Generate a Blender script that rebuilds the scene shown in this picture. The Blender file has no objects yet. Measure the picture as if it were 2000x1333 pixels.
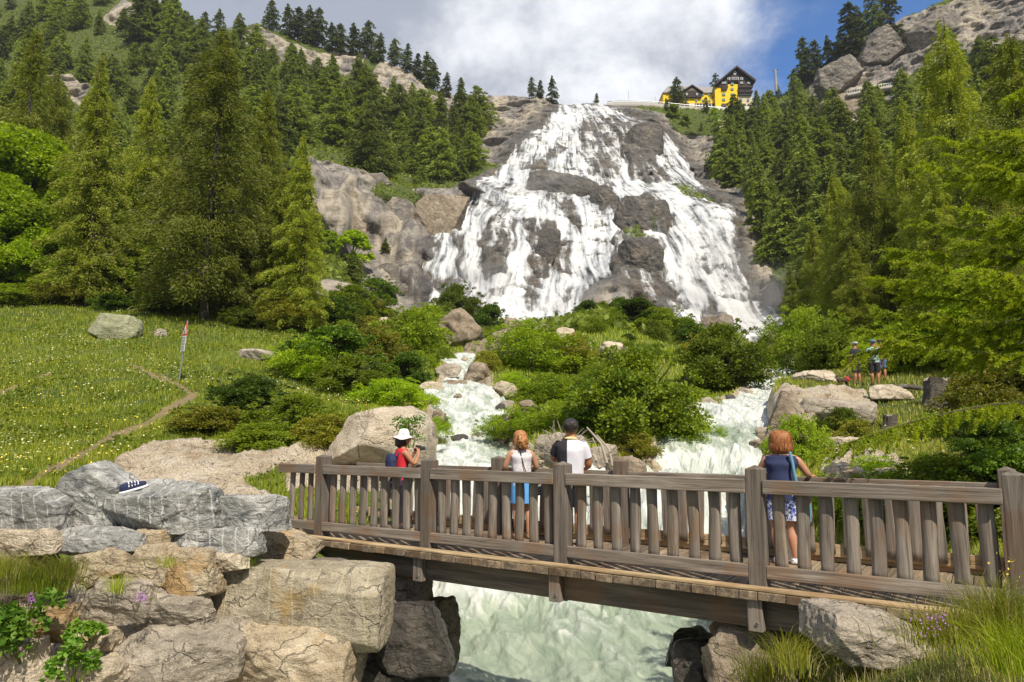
import bpy, bmesh, math, random
import numpy as np
from mathutils import Vector, Matrix
R = math.radians
SC = bpy.context.scene
# ---------------------------------------------------------------- camera
FPX = 1400.0; PITCH = math.atan((846-666.5)/FPX); CH = 1.55
CP, SP = math.cos(PITCH), math.sin(PITCH)
cam = bpy.data.objects.new('camera', bpy.data.cameras.new('camera'))
SC.collection.objects.link(cam); SC.camera = cam
cam.location = (0, 0, CH); cam.rotation_euler = (math.pi/2+PITCH, 0, 0)
cam.data.sensor_width = 36; cam.data.lens = FPX/2000*36
cam.data.clip_start = 0.05; cam.data.clip_end = 5000
# ---------------------------------------------------------------- light
SAZ, SEL = math.atan2(.39, -.92), R(49)          # azimuth from +Y clockwise, elevation
SUND = Vector((math.sin(SAZ)*math.cos(SEL), math.cos(SAZ)*math.cos(SEL), math.sin(SEL)))
sl = bpy.data.lights.new('sun', 'SUN'); sl.energy = 4.4; sl.angle = R(0.5); sl.color = (1, .90, .74)
so = bpy.data.objects.new('sun', sl); SC.collection.objects.link(so)
so.rotation_euler = SUND.to_track_quat('Z', 'Y').to_euler(); so.location = (0, 0, 60)
SC.view_settings.view_transform = 'Standard'; SC.view_settings.look = 'None'
SC.view_settings.exposure = 0.33; SC.view_settings.gamma = 1.0
SC.cycles.max_bounces = 6; SC.cycles.transparent_max_bounces = 16; SC.cycles.volume_bounces = 0

class NT:                                            # small node helper
    def __init__(s, nt): s.nt = nt; s.n = nt.nodes; s.l = nt.links
    def new(s, t, **k):
        n = s.n.new(t)
        for a, v in k.items(): setattr(n, a, v)
        return n
    def link(s, a, b): s.l.new(a, b)
    def val(s, v, inp):
        if hasattr(v, 'node'): s.link(v, inp)
        elif v is not None: inp.default_value = v
    def math(s, op, a, b=None, c=None, clamp=False):
        n = s.new('ShaderNodeMath', operation=op, use_clamp=clamp)
        s.val(a, n.inputs[0]); s.val(b, n.inputs[1]); s.val(c, n.inputs[2]); return n.outputs[0]
    def mix(s, f, a, b, mode='MIX'):
        n = s.new('ShaderNodeMix', data_type='RGBA', blend_type=mode)
        s.val(f, n.inputs[0]); s.val(col(a), n.inputs[6]); s.val(col(b), n.inputs[7]); return n.outputs[2]
    def ramp(s, f, stops, interp='LINEAR'):
        n = s.new('ShaderNodeValToRGB'); cr = n.color_ramp; cr.interpolation = interp
        while len(cr.elements) < len(stops): cr.elements.new(0.5)
        for e, (p, c) in zip(cr.elements, stops): e.position = p; e.color = col(c)
        s.link(f, n.inputs[0]); return n.outputs[0]
    def step(s, v, lo, hi):
        n = s.new('ShaderNodeMapRange', interpolation_type='SMOOTHSTEP'); s.val(v, n.inputs[0])
        s.val(lo, n.inputs[1]); s.val(hi, n.inputs[2]); return n.outputs[0]
    def noise(s, vec, scale, detail=4, rough=.55, dist=0, sc=None):
        n = s.new('ShaderNodeTexNoise'); n.inputs['Scale'].default_value = scale
        n.inputs['Detail'].default_value = detail; n.inputs['Roughness'].default_value = rough
        n.inputs['Distortion'].default_value = dist
        if sc is not None:
            m = s.new('ShaderNodeMapping'); m.inputs['Scale'].default_value = sc; s.link(vec, m.inputs[0]); vec = m.outputs[0]
        s.link(vec, n.inputs['Vector']); return n.outputs['Fac']
    def attr(s, name): return s.new('ShaderNodeAttribute', attribute_name=name).outputs['Fac']
    def bump(s, h, strength=.5, dist=.1, nrm=None):
        b = s.new('ShaderNodeBump'); b.inputs['Strength'].default_value = strength; b.inputs['Distance'].default_value = dist
        s.link(h, b.inputs['Height'])
        if nrm is not None: s.link(nrm, b.inputs['Normal'])
        return b.outputs[0]
def col(c):
    if isinstance(c, (tuple, list)): return tuple(c)+(1,) if len(c) == 3 else tuple(c)
    if isinstance(c, (int, float)): return (c, c, c, 1)
    return c
def new_mat(name):
    m = bpy.data.materials.new(name); m.use_nodes = True; t = NT(m.node_tree)
    for n in list(t.n):
        if n.type == 'BSDF_PRINCIPLED': t.b = n
        if n.type == 'OUTPUT_MATERIAL': t.o = n
    return m, t
def flat_mat(name, c, rough=.6, metal=0, var=.12, scale=8.0):
    m, t = new_mat(name)
    tc = t.new('ShaderNodeTexCoord').outputs['Object']
    nz = t.noise(tc, scale, 4)
    k = t.math('MULTIPLY_ADD', nz, 2*var, 1-var)
    mx = t.mix(1.0, c, k, 'MULTIPLY'); t.link(mx, t.b.inputs['Base Color'])
    t.b.inputs['Roughness'].default_value = rough; t.b.inputs['Metallic'].default_value = metal
    return m

# ---------------------------------------------------------------- world: blue sky with procedural clouds
wd = bpy.data.worlds.new('World'); SC.world = wd; wd.use_nodes = True
w = NT(wd.node_tree)
bg = [n for n in w.n if n.type == 'BACKGROUND'][0]
sky = w.new('ShaderNodeTexSky', sky_type='NISHITA'); sky.sun_disc = False
sky.sun_elevation = SEL; sky.sun_rotation = SAZ; sky.altitude = 1500; sky.air_density = 1.3; sky.dust_density = .3; sky.ozone_density = 2.5
gen = w.new('ShaderNodeTexCoord').outputs['Generated']
sx = w.new('ShaderNodeSeparateXYZ'); w.link(gen, sx.inputs[0])
zz = w.math('ADD', w.math('MAXIMUM', sx.outputs[2], 0), .35)
cx = w.math('DIVIDE', sx.outputs[0], zz); cy = w.math('DIVIDE', sx.outputs[1], zz)
cv = w.new('ShaderNodeCombineXYZ'); w.link(cx, cv.inputs[0]); w.link(cy, cv.inputs[1])
CL = w.new('ShaderNodeMapping'); CL.inputs['Location'].default_value = (3.1, 7.7, 1.9); w.link(gen, CL.inputs[0])
n1 = w.noise(CL.outputs[0], 3.6, 9, .60, .35)
n2 = w.noise(CL.outputs[0], 6.0, 8, .62, .2, sc=(1, 1, 1.3))
ay = w.math('MAXIMUM', sx.outputs[1], .15)
ax = w.math('DIVIDE', sx.outputs[0], ay)                # azimuth of the sky direction
# clear sky opens towards the right of the falls
bias = w.step(ax, .16, .48)
front = w.step(sx.outputs[1], -.1, .4)
cover = w.math('SUBTRACT', w.math('ADD', n1, .22), w.math('MULTIPLY', w.math('MULTIPLY', bias, front), .42))
cf = w.step(cover, .40, .62)
# one bright billow above the hotel, dull grey veil elsewhere
el = w.math('DIVIDE', sx.outputs[2], ay)
dx = w.math('SUBTRACT', ax, .20); dz = w.math('SUBTRACT', el, .62)
rr = w.math('ADD', w.math('MULTIPLY', w.math('MULTIPLY', dx, dx), 10.0), w.math('MULTIPLY', w.math('MULTIPLY', dz, dz), 9.0))
bl = w.math('SUBTRACT', 1.0, rr)
lum = w.step(w.math('ADD', w.math('MULTIPLY', bl, .26), n2), .42, .92)
cc = w.mix(lum, (2.3, 2.5, 3.0), (6.0, 6.1, 6.3))
skyc = w.mix(1.0, sky.outputs[0], (.42, .62, .86), 'MULTIPLY')
fin = w.mix(cf, skyc, cc)
w.link(fin, bg.inputs[0]); bg.inputs[1].default_value = 0.15

# ---------------------------------------------------------------- picture geometry
def ray(px, py):
    xv = (np.asarray(px, float)-1000)/FPX; yv = -(np.asarray(py, float)-666.5)/FPX
    return xv, CP-yv*SP, SP+yv*CP
def at(px, py, Y):                                   # point at world distance Y seen at a pixel
    x, y, z = ray(px, py); return (x/y*Y, Y+0*x, CH+z/y*Y)
def project(X, Y, Z):
    zc = Z-CH; d = Y*CP+zc*SP; u = -Y*SP+zc*CP
    return 1000+FPX*X/d, 666.5-FPX*u/d
# ---------------------------------------------------------------- numpy noise
def _h(ix, iy, iz, seed):
    h = (ix.astype(np.int64)*374761393+iy.astype(np.int64)*668265263+iz.astype(np.int64)*2147483647+seed*974634777) & 0xffffffff
    h = ((h ^ (h >> 13))*1274126177) & 0xffffffff
    h = ((h ^ (h >> 16))*2246822519) & 0xffffffff
    return (h ^ (h >> 15)) & 0xffff
def vnoise(x, y, z, seed=0):
    x = np.asarray(x, float); y = np.asarray(y, float)+0*x; z = np.asarray(z, float)+0*x
    ix, iy, iz = np.floor(x), np.floor(y), np.floor(z)
    fx, fy, fz = x-ix, y-iy, z-iz
    ux, uy, uz = [f*f*f*(f*(f*6-15)+10) for f in (fx, fy, fz)]
    r = 0
    for a in (0, 1):
        for b in (0, 1):
            for c in (0, 1):
                h = _h(ix+a, iy+b, iz+c, seed); t = h*(2*np.pi/65536.); ph = ((h*7919) & 0xffff)*(2./65536.)-1
                q = np.sqrt(1-ph*ph)
                g = q*np.cos(t)*(fx-a)+q*np.sin(t)*(fy-b)+ph*(fz-c)
                r = r+g*(ux if a else 1-ux)*(uy if b else 1-uy)*(uz if c else 1-uz)
    return r*1.5
def fbm(x, y, z, octs=4, seed=0, gain=.5, ridged=False):
    r = 0; a = 1.
    for i in range(octs):
        v = vnoise(x*2**i, y*2**i, z*2**i, seed+i*17)
        if ridged: v = .5-np.abs(v)*1.6
        r = r+v*a; a *= gain
    return r
def sstep(v, lo, hi):
    t = np.clip((v-lo)/(hi-lo), 0, 1); return t*t*(3-2*t)
def poly_in(px, py, poly, soft=0):
    """signed inside distance in pixels to a picture polygon, >0 inside"""
    P = np.array(poly, float); x = np.asarray(px); y = np.asarray(py)
    ins = np.zeros(x.shape, bool); dmin = np.full(x.shape, 1e9)
    for i in range(len(P)):
        x1, y1 = P[i-1]; x2, y2 = P[i]
        c = ((y1 > y) != (y2 > y)) & (x < (x2-x1)*(y-y1)/(y2-y1+1e-12)+x1); ins ^= c
        t = np.clip(((x-x1)*(x2-x1)+(y-y1)*(y2-y1))/((x2-x1)**2+(y2-y1)**2+1e-9), 0, 1)
        dmin = np.minimum(dmin, np.hypot(x-x1-t*(x2-x1), y-y1-t*(y2-y1)))
    return np.where(ins, dmin, -dmin)

# ---------------------------------------------------------------- mesh helpers
COL = SC.collection
def mesh_np(name, V, F, mats=(), smooth=True, attrs=None, parent=None, mat_idx=None):
    V = np.asarray(V, np.float32); F = np.asarray(F, np.int32)
    me = bpy.data.meshes.new(name)
    me.vertices.add(len(V)); me.vertices.foreach_set('co', V.ravel())
    k = F.shape[1]; n = len(F)
    me.loops.add(n*k); me.loops.foreach_set('vertex_index', F.ravel())
    me.polygons.add(n); me.polygons.foreach_set('loop_start', np.arange(0, n*k, k, dtype=np.int32))
    try: me.polygons.foreach_set('loop_total', np.full(n, k, np.int32))
    except Exception: pass
    if smooth: me.polygons.foreach_set('use_smooth', np.ones(n, bool))
    if mat_idx is not None: me.polygons.foreach_set('material_index', np.asarray(mat_idx, np.int32))
    for m in mats: me.materials.append(m)
    if attrs:
        for an, av in attrs.items():
            a = me.attributes.new(an, 'FLOAT', 'POINT'); a.data.foreach_set('value', np.asarray(av, np.float32).ravel())
    me.update(calc_edges=True)
    o = bpy.data.objects.new(name, me); COL.objects.link(o)
    if parent is not None: o.parent = parent
    return o
def bm_obj(name, bm, mat, parent=None, smooth=False, bevel=0):
    if bevel: bmesh.ops.bevel(bm, geom=list(bm.edges), offset=bevel, segments=2, affect='EDGES', profile=.5)
    bmesh.ops.recalc_face_normals(bm, faces=bm.faces)
    me = bpy.data.meshes.new(name); bm.to_mesh(me); bm.free()
    if smooth:
        for p in me.polygons: p.use_smooth = True
    for m in (mat if isinstance(mat, (list, tuple)) else [mat]): me.materials.append(m)
    o = bpy.data.objects.new(name, me); COL.objects.link(o)
    if parent is not None: o.parent = parent
    return o
def box(bm, x0, x1, y0, y1, z0, z1, mi=0):
    vs = [bm.verts.new(p) for p in ((x0,y0,z0),(x1,y0,z0),(x1,y1,z0),(x0,y1,z0),(x0,y0,z1),(x1,y0,z1),(x1,y1,z1),(x0,y1,z1))]
    fs = []
    for q in ((0,3,2,1),(4,5,6,7),(0,1,5,4),(1,2,6,5),(2,3,7,6),(3,0,4,7)):
        f = bm.faces.new([vs[i] for i in q]); f.material_index = mi; fs.append(f)
    return vs
def prism(bm, pts, y0, y1, mi=0):                    # polygon in XZ extruded along Y
    a = [bm.verts.new((x, y0, z)) for x, z in pts]; b = [bm.verts.new((x, y1, z)) for x, z in pts]
    n = len(pts); fs = [bm.faces.new(a), bm.faces.new(b[::-1])]
    for i in range(n): fs.append(bm.faces.new((a[i-1], a[i], b[i], b[i-1])))
    for f in fs: f.material_index = mi
def tube_np(pts, rad, seg=6):
    pts = np.asarray(pts, float); n = len(pts); rad = np.broadcast_to(rad, (n,))
    d = np.gradient(pts, axis=0); d /= np.linalg.norm(d, axis=1)[:, None]+1e-9
    up = np.where(np.abs(d[:, 2:3]) > .9, [[1., 0, 0]], [[0, 0, 1.]])
    s = np.cross(d, up); s /= np.linalg.norm(s, axis=1)[:, None]+1e-9; t = np.cross(s, d)
    an = np.linspace(0, 2*np.pi, seg, endpoint=False)
    V = pts[:, None]+(s[:, None]*np.cos(an)[None, :, None]+t[:, None]*np.sin(an)[None, :, None])*rad[:, None, None]
    V = V.reshape(-1, 3); i = np.arange(n-1)[:, None]*seg; j = np.arange(seg)[None]; j2 = (j+1) % seg
    F = np.stack([i+j, i+j2, i+seg+j2, i+seg+j], -1).reshape(-1, 4)
    return V, F
class Acc:                                           # gathers pieces of one mesh
    def __init__(s): s.V = []; s.F = []; s.n = 0; s.A = []
    def add(s, V, F, a=0.):
        s.V.append(V); s.F.append(np.asarray(F)+s.n); s.n += len(V); s.A.append(np.broadcast_to(a, (len(V),)))
    def get(s): return np.concatenate(s.V), np.concatenate(s.F), np.concatenate(s.A)
def tag(o, label=None, cat=None, group=None, kind=None):
    if label: o['label'] = label
    if cat: o['category'] = cat
    if group: o['group'] = group
    if kind: o['kind'] = kind
    return o
def empty(name, loc=(0, 0, 0), rz=0, label=None, cat=None, group=None):
    o = bpy.data.objects.new(name, None); COL.objects.link(o); o.location = loc; o.rotation_euler = (0, 0, rz)
    return tag(o, label, cat, group)
def copy_tree(o, parent=None):
    c = o.copy(); COL.objects.link(c); c.parent = parent
    for ch in list(o.children): copy_tree(ch, c)
    return c
# ---------------------------------------------------------------- terrain: surface through iso-distance contours
def Zl(px, z): return ('z', px, z)
LAY = [
 (1,   [(-1500,-1.6),(600,-2.6),(1200,-2.6),(1700,-1.0),(2600,-.4)], 'z'),
 (4,   [(-1500,-2.0),(0,-2.4),(700,-2.9),(1350,-2.8),(1480,-1.6),(1590,-.5),(1750,-.2),(2600,-.05)], 'z'),
 (6.3, [(-1500,-1.9),(0,-2.2),(500,-2.6),(800,-2.9),(1380,-2.6),(1480,-1.5),(1600,-.55),(1700,-.42),(1830,-.16),(2000,-.06),(2600,.15)], 'z'),
 (8.6, [(-1500,-1.2),(0,-1.9),(500,-2.4),(800,-2.8),(1380,-2.4),(1500,-1.2),(1600,-.8),(1750,-.5),(2000,0.0),(2600,.3)], 'z'),
 (10.6,[(-1500,.6),(-300,.45),(0,.25),(250,.0),(560,-.12),(690,-.5),(780,-2.4),(1380,-2.3),(1450,-1.3),(1560,-.5),(2000,.25),(2600,.7)], 'z'),
 (12,  [(-1500,1.2),(-300,.9),(0,.62),(250,.42),(450,.12),(640,-.02),(720,-.3),(790,-2.1),(1400,-2.1),(1470,-1.0),(1560,-.1),(2000,.5),(2600,1)], 'z'),
 (14,  [(-900,850),(0,925),(230,935),(560,965),(640,985),(740,1000),(800,1185),(1400,1185),(1490,1080),(1560,960),(1700,925),(2000,905),(2600,850)], 'p'),
 (17.5,[(-900,780),(0,862),(250,885),(600,885),(700,905),(800,945),(825,1050),(1480,1050),(1510,980),(1560,905),(1700,890),(2000,885),(2600,820)], 'p'),
 (21,  [(-900,740),(0,820),(300,850),(640,850),(790,885),(822,925),(1010,930),(1040,890),(1100,880),(1200,890),(1232,930),(1495,935),(1515,865),(1560,850),(1800,850),(2000,850),(2600,760)], 'p'),
 (25,  [(-900,690),(0,778),(300,800),(640,812),(790,850),(830,885),(990,890),(1020,870),(1100,850),(1250,860),(1300,852),(1495,852),(1512,790),(1560,775),(1700,800),(1850,790),(2000,780),(2600,680)], 'p'),
 (30,  [(-900,640),(0,735),(300,745),(640,780),(800,815),(850,812),(980,812),(1020,812),(1150,815),(1300,812),(1345,800),(1490,800),(1510,760),(1560,742),(1700,735),(1850,730),(2000,720),(2600,600)], 'p'),
 (38,  [(-900,600),(0,690),(200,690),(350,705),(560,720),(700,765),(850,770),(870,750),(960,745),(1000,750),(1150,770),(1350,780),(1440,770),(1515,762),(1540,748),(1700,725),(1850,705),(2000,680),(2600,520)], 'p'),
 (46,  [(-900,560),(0,650),(200,650),(400,665),(560,690),(700,730),(880,720),(920,707),(985,705),(1020,710),(1200,722),(1400,745),(1490,745),(1540,742),(1600,725),(1700,700),(2000,610),(2600,440)], 'p'),
 (60,  [(-900,480),(0,590),(200,600),(400,625),(560,640),(700,690),(850,690),(1000,680),(1100,665),(1200,650),(1350,690),(1450,720),(1500,725),(1550,720),(1600,700),(1700,650),(2000,530),(2600,330)], 'p'),
 (80,  [(-900,400),(0,540),(200,560),(400,590),(560,600),(700,650),(800,655),(900,650),(1000,655),(1080,640),(1200,612),(1350,650),(1450,690),(1530,700),(1600,670),(1700,600),(2000,440),(2600,200)], 'p'),
 (110, [(-900,300),(0,470),(300,520),(560,550),(700,600),(800,630),(850,640),(1000,650),(1120,640),(1200,605),(1350,645),(1450,675),(1530,672),(1580,625),(1700,520),(2000,335),(2600,60)], 'p'),
 (140, [(-900,200),(0,400),(300,460),(560,500),(650,500),(720,565),(800,605),(840,615),(1000,635),(1120,632),(1220,618),(1300,640),(1450,668),(1530,655),(1560,580),(1700,440),(2000,250),(2600,-50)], 'p'),
 (152, [(-900,170),(0,378),(300,425),(560,470),(650,480),(720,560),(800,595),(840,602),(1000,625),(1120,622),(1220,590),(1300,600),(1400,632),(1480,655),(1530,635),(1560,545),(1700,405),(2000,230),(2600,-80)], 'p'),
 (165, [(-900,130),(0,340),(300,380),(520,360),(600,310),(640,335),(720,372),(800,440),(850,480),(950,500),(1100,530),(1200,520),(1300,530),(1400,520),(1450,500),(1500,500),(1560,450),(1700,360),(2000,190)], 'p'),
 (180, [(-900,100),(0,300),(300,340),(520,310),(600,295),(640,308),(720,348),(800,380),(900,368),(950,400),(1000,420),(1100,430),(1200,430),(1300,430),(1430,400),(1480,430),(1560,400),(1700,320),(2000,150)], 'p'),
 (195, [(-900,70),(0,270),(300,300),(520,290),(640,300),(720,335),(800,370),(900,362),(960,370),(1000,375),(1100,385),(1200,395),(1300,385),(1400,385),(1440,390),(1480,400),(1560,370),(1700,290),(2000,120)], 'p'),
 (215, [(-900,40),(0,230),(300,250),(520,250),(640,260),(720,300),(800,340),(900,345),(960,350),(1050,355),(1200,370),(1300,370),(1380,370),(1440,380),(1560,330),(1700,262),(2000,85)], 'p'),
 (240, [(-900,0),(0,190),(300,200),(520,200),(640,210),(720,250),(800,290),(900,310),(960,300),(1020,275),(1100,290),(1200,300),(1300,310),(1360,355),(1420,330),(1560,292),(1620,262),(1700,240),(2000,60)], 'p'),
 (265, [(-900,-50),(0,150),(300,150),(520,160),(640,170),(740,200),(800,230),(900,260),(1000,255),(1060,232),(1150,240),(1200,242),(1300,262),(1350,305),(1420,270),(1500,260),(1560,255),(1600,245),(1640,205),(1700,170),(1760,150),(1850,90),(2000,0)], 'p'),
 (290, [(-900,-90),(0,100),(200,90),(350,70),(420,90),(470,110),(560,120),(640,140),(740,160),(800,165),(860,205),(930,215),(1050,212),(1100,213),(1200,213),(1280,225),(1350,235),(1450,225),(1500,210),(1560,190),(1640,150),(1700,110),(1760,70),(1850,30),(2000,-50)], 'p'),
 (308, [(-900,-120),(0,60),(200,40),(350,55),(420,60),(470,42),(500,38),(560,62),(620,85),(700,98),(760,115),(800,135),(860,180),(930,188),(1050,192),(1098,206),(1200,206),(1300,209),(1400,214),(1480,217),(1500,206),(1560,160),(1600,142),(1640,112),(1700,72),(1760,32),(1850,-5),(2000,-90)], 'p'),
 (330, [(-900,-160),(0,0),(150,-30),(280,0),(330,30),(400,60)], 'k'),
 (420, [(-900,-300),(0,-120),(150,-100),(280,-20),(330,30),(400,60)], 'k'),
]
NA = 900; NDD = 640
A0, A1 = -1.55, 1.55
AG = np.linspace(A0, A1, NA); LD = np.linspace(math.log(1.), math.log(420.), NDD); DG = np.exp(LD)
tab = []
for D, pts, kd in LAY:
    P = np.array(pts, float)
    if kd == 'z': a = (P[:, 0]-1000)/FPX; z = P[:, 1]
    else:
        x, y, zr = ray(P[:, 0], P[:, 1]); a = x/y; z = CH+zr/y*D
    zi = np.interp(AG, a, z)
    if kd == 'k':                                    # flat plateau behind the skyline, higher mountain at far left
        keep = tab[-1] if D == 330 else tab[-1]-4
        wgt = sstep(AG, a[-2], a[-1]); zi = zi*(1-wgt)+(keep-.5)*wgt
    k = np.exp(-.5*(np.arange(-6, 7)/(1.4 if D > 25 else .8))**2); k /= k.sum()
    zi = np.convolve(np.pad(zi, 6, 'edge'), k, 'valid'); tab.append(zi)
tab = np.array(tab); LDK = np.log([l[0] for l in LAY])
T = np.stack([np.interp(LD, LDK, tab[:, j]) for j in range(NA)], 1)
k = np.exp(-.5*(np.arange(-4, 5)/1.3)**2); k /= k.sum()
T = np.stack([np.convolve(np.pad(T[:, j], 4, 'edge'), k, 'valid') for j in range(NA)], 1)

# rivers: D, left px, right px, level (py if >100 else z)
RIV_MAIN = [(2,-1500,900,-3.2),(6,200,1330,-3.15),(8.4,790,1380,-3.1),(12,815,1400,-2.95),(15,815,1405,-2.8),(17,800,1440,-2.65),(18.3,795,1485,-2.2),(19.2,798,1490,-1.45),(19.9,800,1495,-.6),(20.6,802,1496,.10),(21.2,805,1497,.35)]
RIV_L = [(20.6,800,1040,.28),(22,812,1015,908),(23.5,822,1000,893),(27,838,990,858),(31,852,988,806),(33,838,980,790),(35,842,950,762),(40,882,940,738),(46,876,925,706),(49,872,985,700),(54,868,990,693)]
RIV_R = [(20.6,1225,1498,.30),(21.6,1262,1500,925),(22.3,1285,1502,880),(23.5,1290,1502,858),(25,1298,1503,846),(26,1325,1503,832),(27.2,1330,1503,822),(29,1342,1498,800),(34,1432,1512,782),(38,1462,1518,762),(45,1484,1542,742),(52,1492,1556,733),(62,1488,1556,722),(110,1478,1530,674)]
def river_tab(rv):
    o = []
    for D, l, r, v in rv:
        if v > 100:
            xl, yl, _ = ray(l, v); xr, yr, zr = ray(r, v); o.append((D, float(xl/yl), float(xr/yr), float(CH+zr/yr*D)))
        else: o.append((D, (l-1000)/FPX/1.01, (r-1000)/FPX/1.01, v))
    return np.array(o)
RT = [river_tab(r) for r in (RIV_MAIN, RIV_L, RIV_R)]
AA, DD = np.meshgrid(AG, DG)
for rt in RT:
    d = np.clip(DD, rt[0, 0], rt[-1, 0]); ins = (DD >= rt[0, 0]) & (DD <= rt[-1, 0])
    l = np.interp(d, rt[:, 0], rt[:, 1]); r = np.interp(d, rt[:, 0], rt[:, 2]); z = np.interp(d, rt[:, 0], rt[:, 3])
    m = sstep(AA, l-.004, l+.006)*(1-sstep(AA, r-.006, r+.004))*ins
    T = np.where(m > 0, T*(1-m)+np.minimum(T, z-.35)*m, T)
    if rt is not RT[0]:
        lv = np.maximum(sstep(AA, l-.022, l-.006)*(AA < l-.004), (1-sstep(AA, r+.006, r+.022))*(AA > r+.004))*ins*(DD < 56); T = np.where(lv > .02, np.maximum(T, T*(1-lv)+(z+.22)*lv), T)

# painted regions, in picture space of the base surface
FALLS = [(1096,203),(1062,245),(1012,280),(975,330),(930,365),(902,402),(868,440),(842,480),(832,530),(835,580),(832,606),(880,620),(950,634),(1000,640),(1080,646),(1128,640),(1134,604),(1150,575),(1190,548),(1240,560),(1290,610),(1310,640),(1400,650),(1440,676),(1480,684),(1532,650),(1528,620),(1475,580),(1445,520),(1436,450),(1432,398),(1402,380),(1364,356),(1342,320),(1322,290),(1292,258),(1240,232),(1205,213),(1185,204)]
ROCKS = [  # polygon, dryness, bulge (m)
 ([(1128,238),(1160,232),(1198,240),(1216,290),(1216,342),(1190,356),(1150,350),(1132,300)], .38, 1.5),
 ([(1185,236),(1250,243),(1272,280),(1290,335),(1298,356),(1260,362),(1228,352),(1212,290)], .97, 2.5),
 ([(1030,350),(1045,338),(1085,342),(1112,348),(1150,358),(1154,386),(1120,390),(1062,368),(1034,362)], .85, 3),
 ([(1158,362),(1200,366),(1204,400),(1172,412),(1155,388)], .85, 2.5),
 ([(1204,405),(1222,392),(1252,384),(1285,390),(1312,430),(1302,462),(1240,440),(1200,438)], .93, 3),
 ([(1200,448),(1240,436),(1285,470),(1298,520),(1338,610),(1290,620),(1225,570),(1188,545),(1196,500)], .86, 2.5),
 ([(955,420),(1002,412),(1012,470),(995,520),(950,545),(935,480)], .55, 2.0),
 ([(1028,428),(1046,438),(1076,520),(1070,548),(1046,542),(1034,490)], .97, 1.5),
 ([(1058,438),(1076,436),(1102,480),(1098,496),(1074,480)], .9, 1.2),
 ([(1085,288),(1112,290),(1062,338),(1046,336)], .62, 1.5),
 ([(1278,325),(1302,328),(1304,356),(1276,357)], .8, 1),
 ([(1090,398),(1112,404),(1134,440),(1142,470),(1120,440),(1096,420)], .6, 1),
 ([(1150,560),(1190,535),(1240,550),(1230,600),(1180,620),(1130,600)], 1.0, 2.5),
 ([(1018,548),(1046,540),(1052,560),(1022,566)], .6, 1),
 ([(1004,578),(1040,572),(1042,622),(1012,620)], .4, 1),
 ([(1098,576),(1118,568),(1122,590),(1104,594)], .6, 1),
 ([(1372,612),(1420,610),(1432,640),(1396,650),(1368,640)], .85, 2),
 ([(1165,300),(1190,290),(1200,330),(1180,350),(1160,340)], .75, 1.5),
 ([(1362,500),(1392,495),(1400,530),(1380,545)], .3, 1),
 ([(850,560),(872,545),(884,590),(856,600)], .55, 1),
 ([(1310,368),(1372,372),(1420,398),(1380,392),(1330,380)], .8, .8),
]
CLIFFS = [
 [(600,300),(640,316),(720,348),(800,380),(905,362),(975,330),(1012,280),(1062,245),(1098,200),(1150,560),(1130,645),(830,615),(740,620),(700,560),(660,480),(590,400)],
 [(1098,200),(1200,203),(1300,228),(1420,240),(1420,300),(1390,330),(1450,380),(1460,420),(1500,520),(1510,560),(1560,640),(1530,690),(1400,660),(1100,640)],
 [(462,70),(500,50),(560,85),(620,110),(665,100),(720,105),(690,150),(600,140),(520,125),(480,115)],
 [(724,150),(745,120),(780,112),(815,150),(850,200),(830,215),(760,190),(730,185)],
 [(830,190),(930,184),(1060,190),(1095,207),(1060,250),(1000,300),(960,330),(935,320),(940,240),(860,230)],
 [(1585,200),(1580,165),(1640,120),(1700,80),(1760,40),(1850,10),(1900,-20),(2100,-100),(2100,110),(1960,130),(1860,110),(1760,160),(1755,200),(1700,240),(1650,262),(1600,230)],
 [(200,40),(240,0),(280,20),(262,60)],[(75,150),(140,150),(200,190),(180,215),(90,190)],
 [(1430,395),(1470,420),(1500,520),(1530,600),(1480,590),(1450,520)],
 [(225,905),(300,872),(480,872),(560,880),(566,915),(470,940),(560,985),(545,1050),(430,985),(250,960),(215,930)],
 [(600,560),(640,545),(700,560),(690,600),(630,600)],
 [(560,820),(600,790),(590,800)],
 [(1500,790),(1530,755),(1580,765),(1620,760),(1690,768),(1700,790),(1660,800),(1600,795),(1570,900),(1510,905),(1498,850)],
 [(560,890),(640,868),(840,895),(840,960),(560,965)],
 [(1600,905),(1660,885),(1750,900),(1800,960),(1740,1010),(1620,980)],
]
# grass ledges inside the cliffs
LEDGES = [[(720,375),(760,365),(830,395),(800,410),(740,392)],[(1180,435),(1285,432),(1280,470),(1230,475)],[(820,300),(900,280),(960,330),(900,355)],[(1300,230),(1400,235),(1410,270),(1330,262)],[(1640,190),(1720,172),(1745,190),(1700,205),(1650,212)],[(1310,362),(1370,378),(1420,398),(1330,384)],[(560,290),(660,300),(730,330),(720,345),(640,312)]]
PATHS = [  # soil tracks as picture polylines with half width (px)
 ([(-60,790),(0,768),(60,745),(95,732)], 6), ([(262,716),(300,738),(345,752),(378,775)], 6),
 ([(378,775),(330,800),(290,830),(225,852),(170,885),(110,915),(60,945),(20,965)], 11), ([(20,965),(200,985),(430,1000),(560,1022),(640,1045)], 22), ]
def surf_base(a, D):
    """bilinear lookup of the base height table"""
    fa = np.clip((np.asarray(a)-A0)/(A1-A0)*(NA-1), 0, NA-1.001); fd = np.clip((np.log(D)-LD[0])/(LD[1]-LD[0]), 0, NDD-1.001)
    i = fa.astype(int); j = fd.astype(int); u = fa-i; v = fd-j
    return (T[j, i]*(1-u)+T[j, i+1]*u)*(1-v)+(T[j+1, i]*(1-u)+T[j+1, i+1]*u)*v
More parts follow.
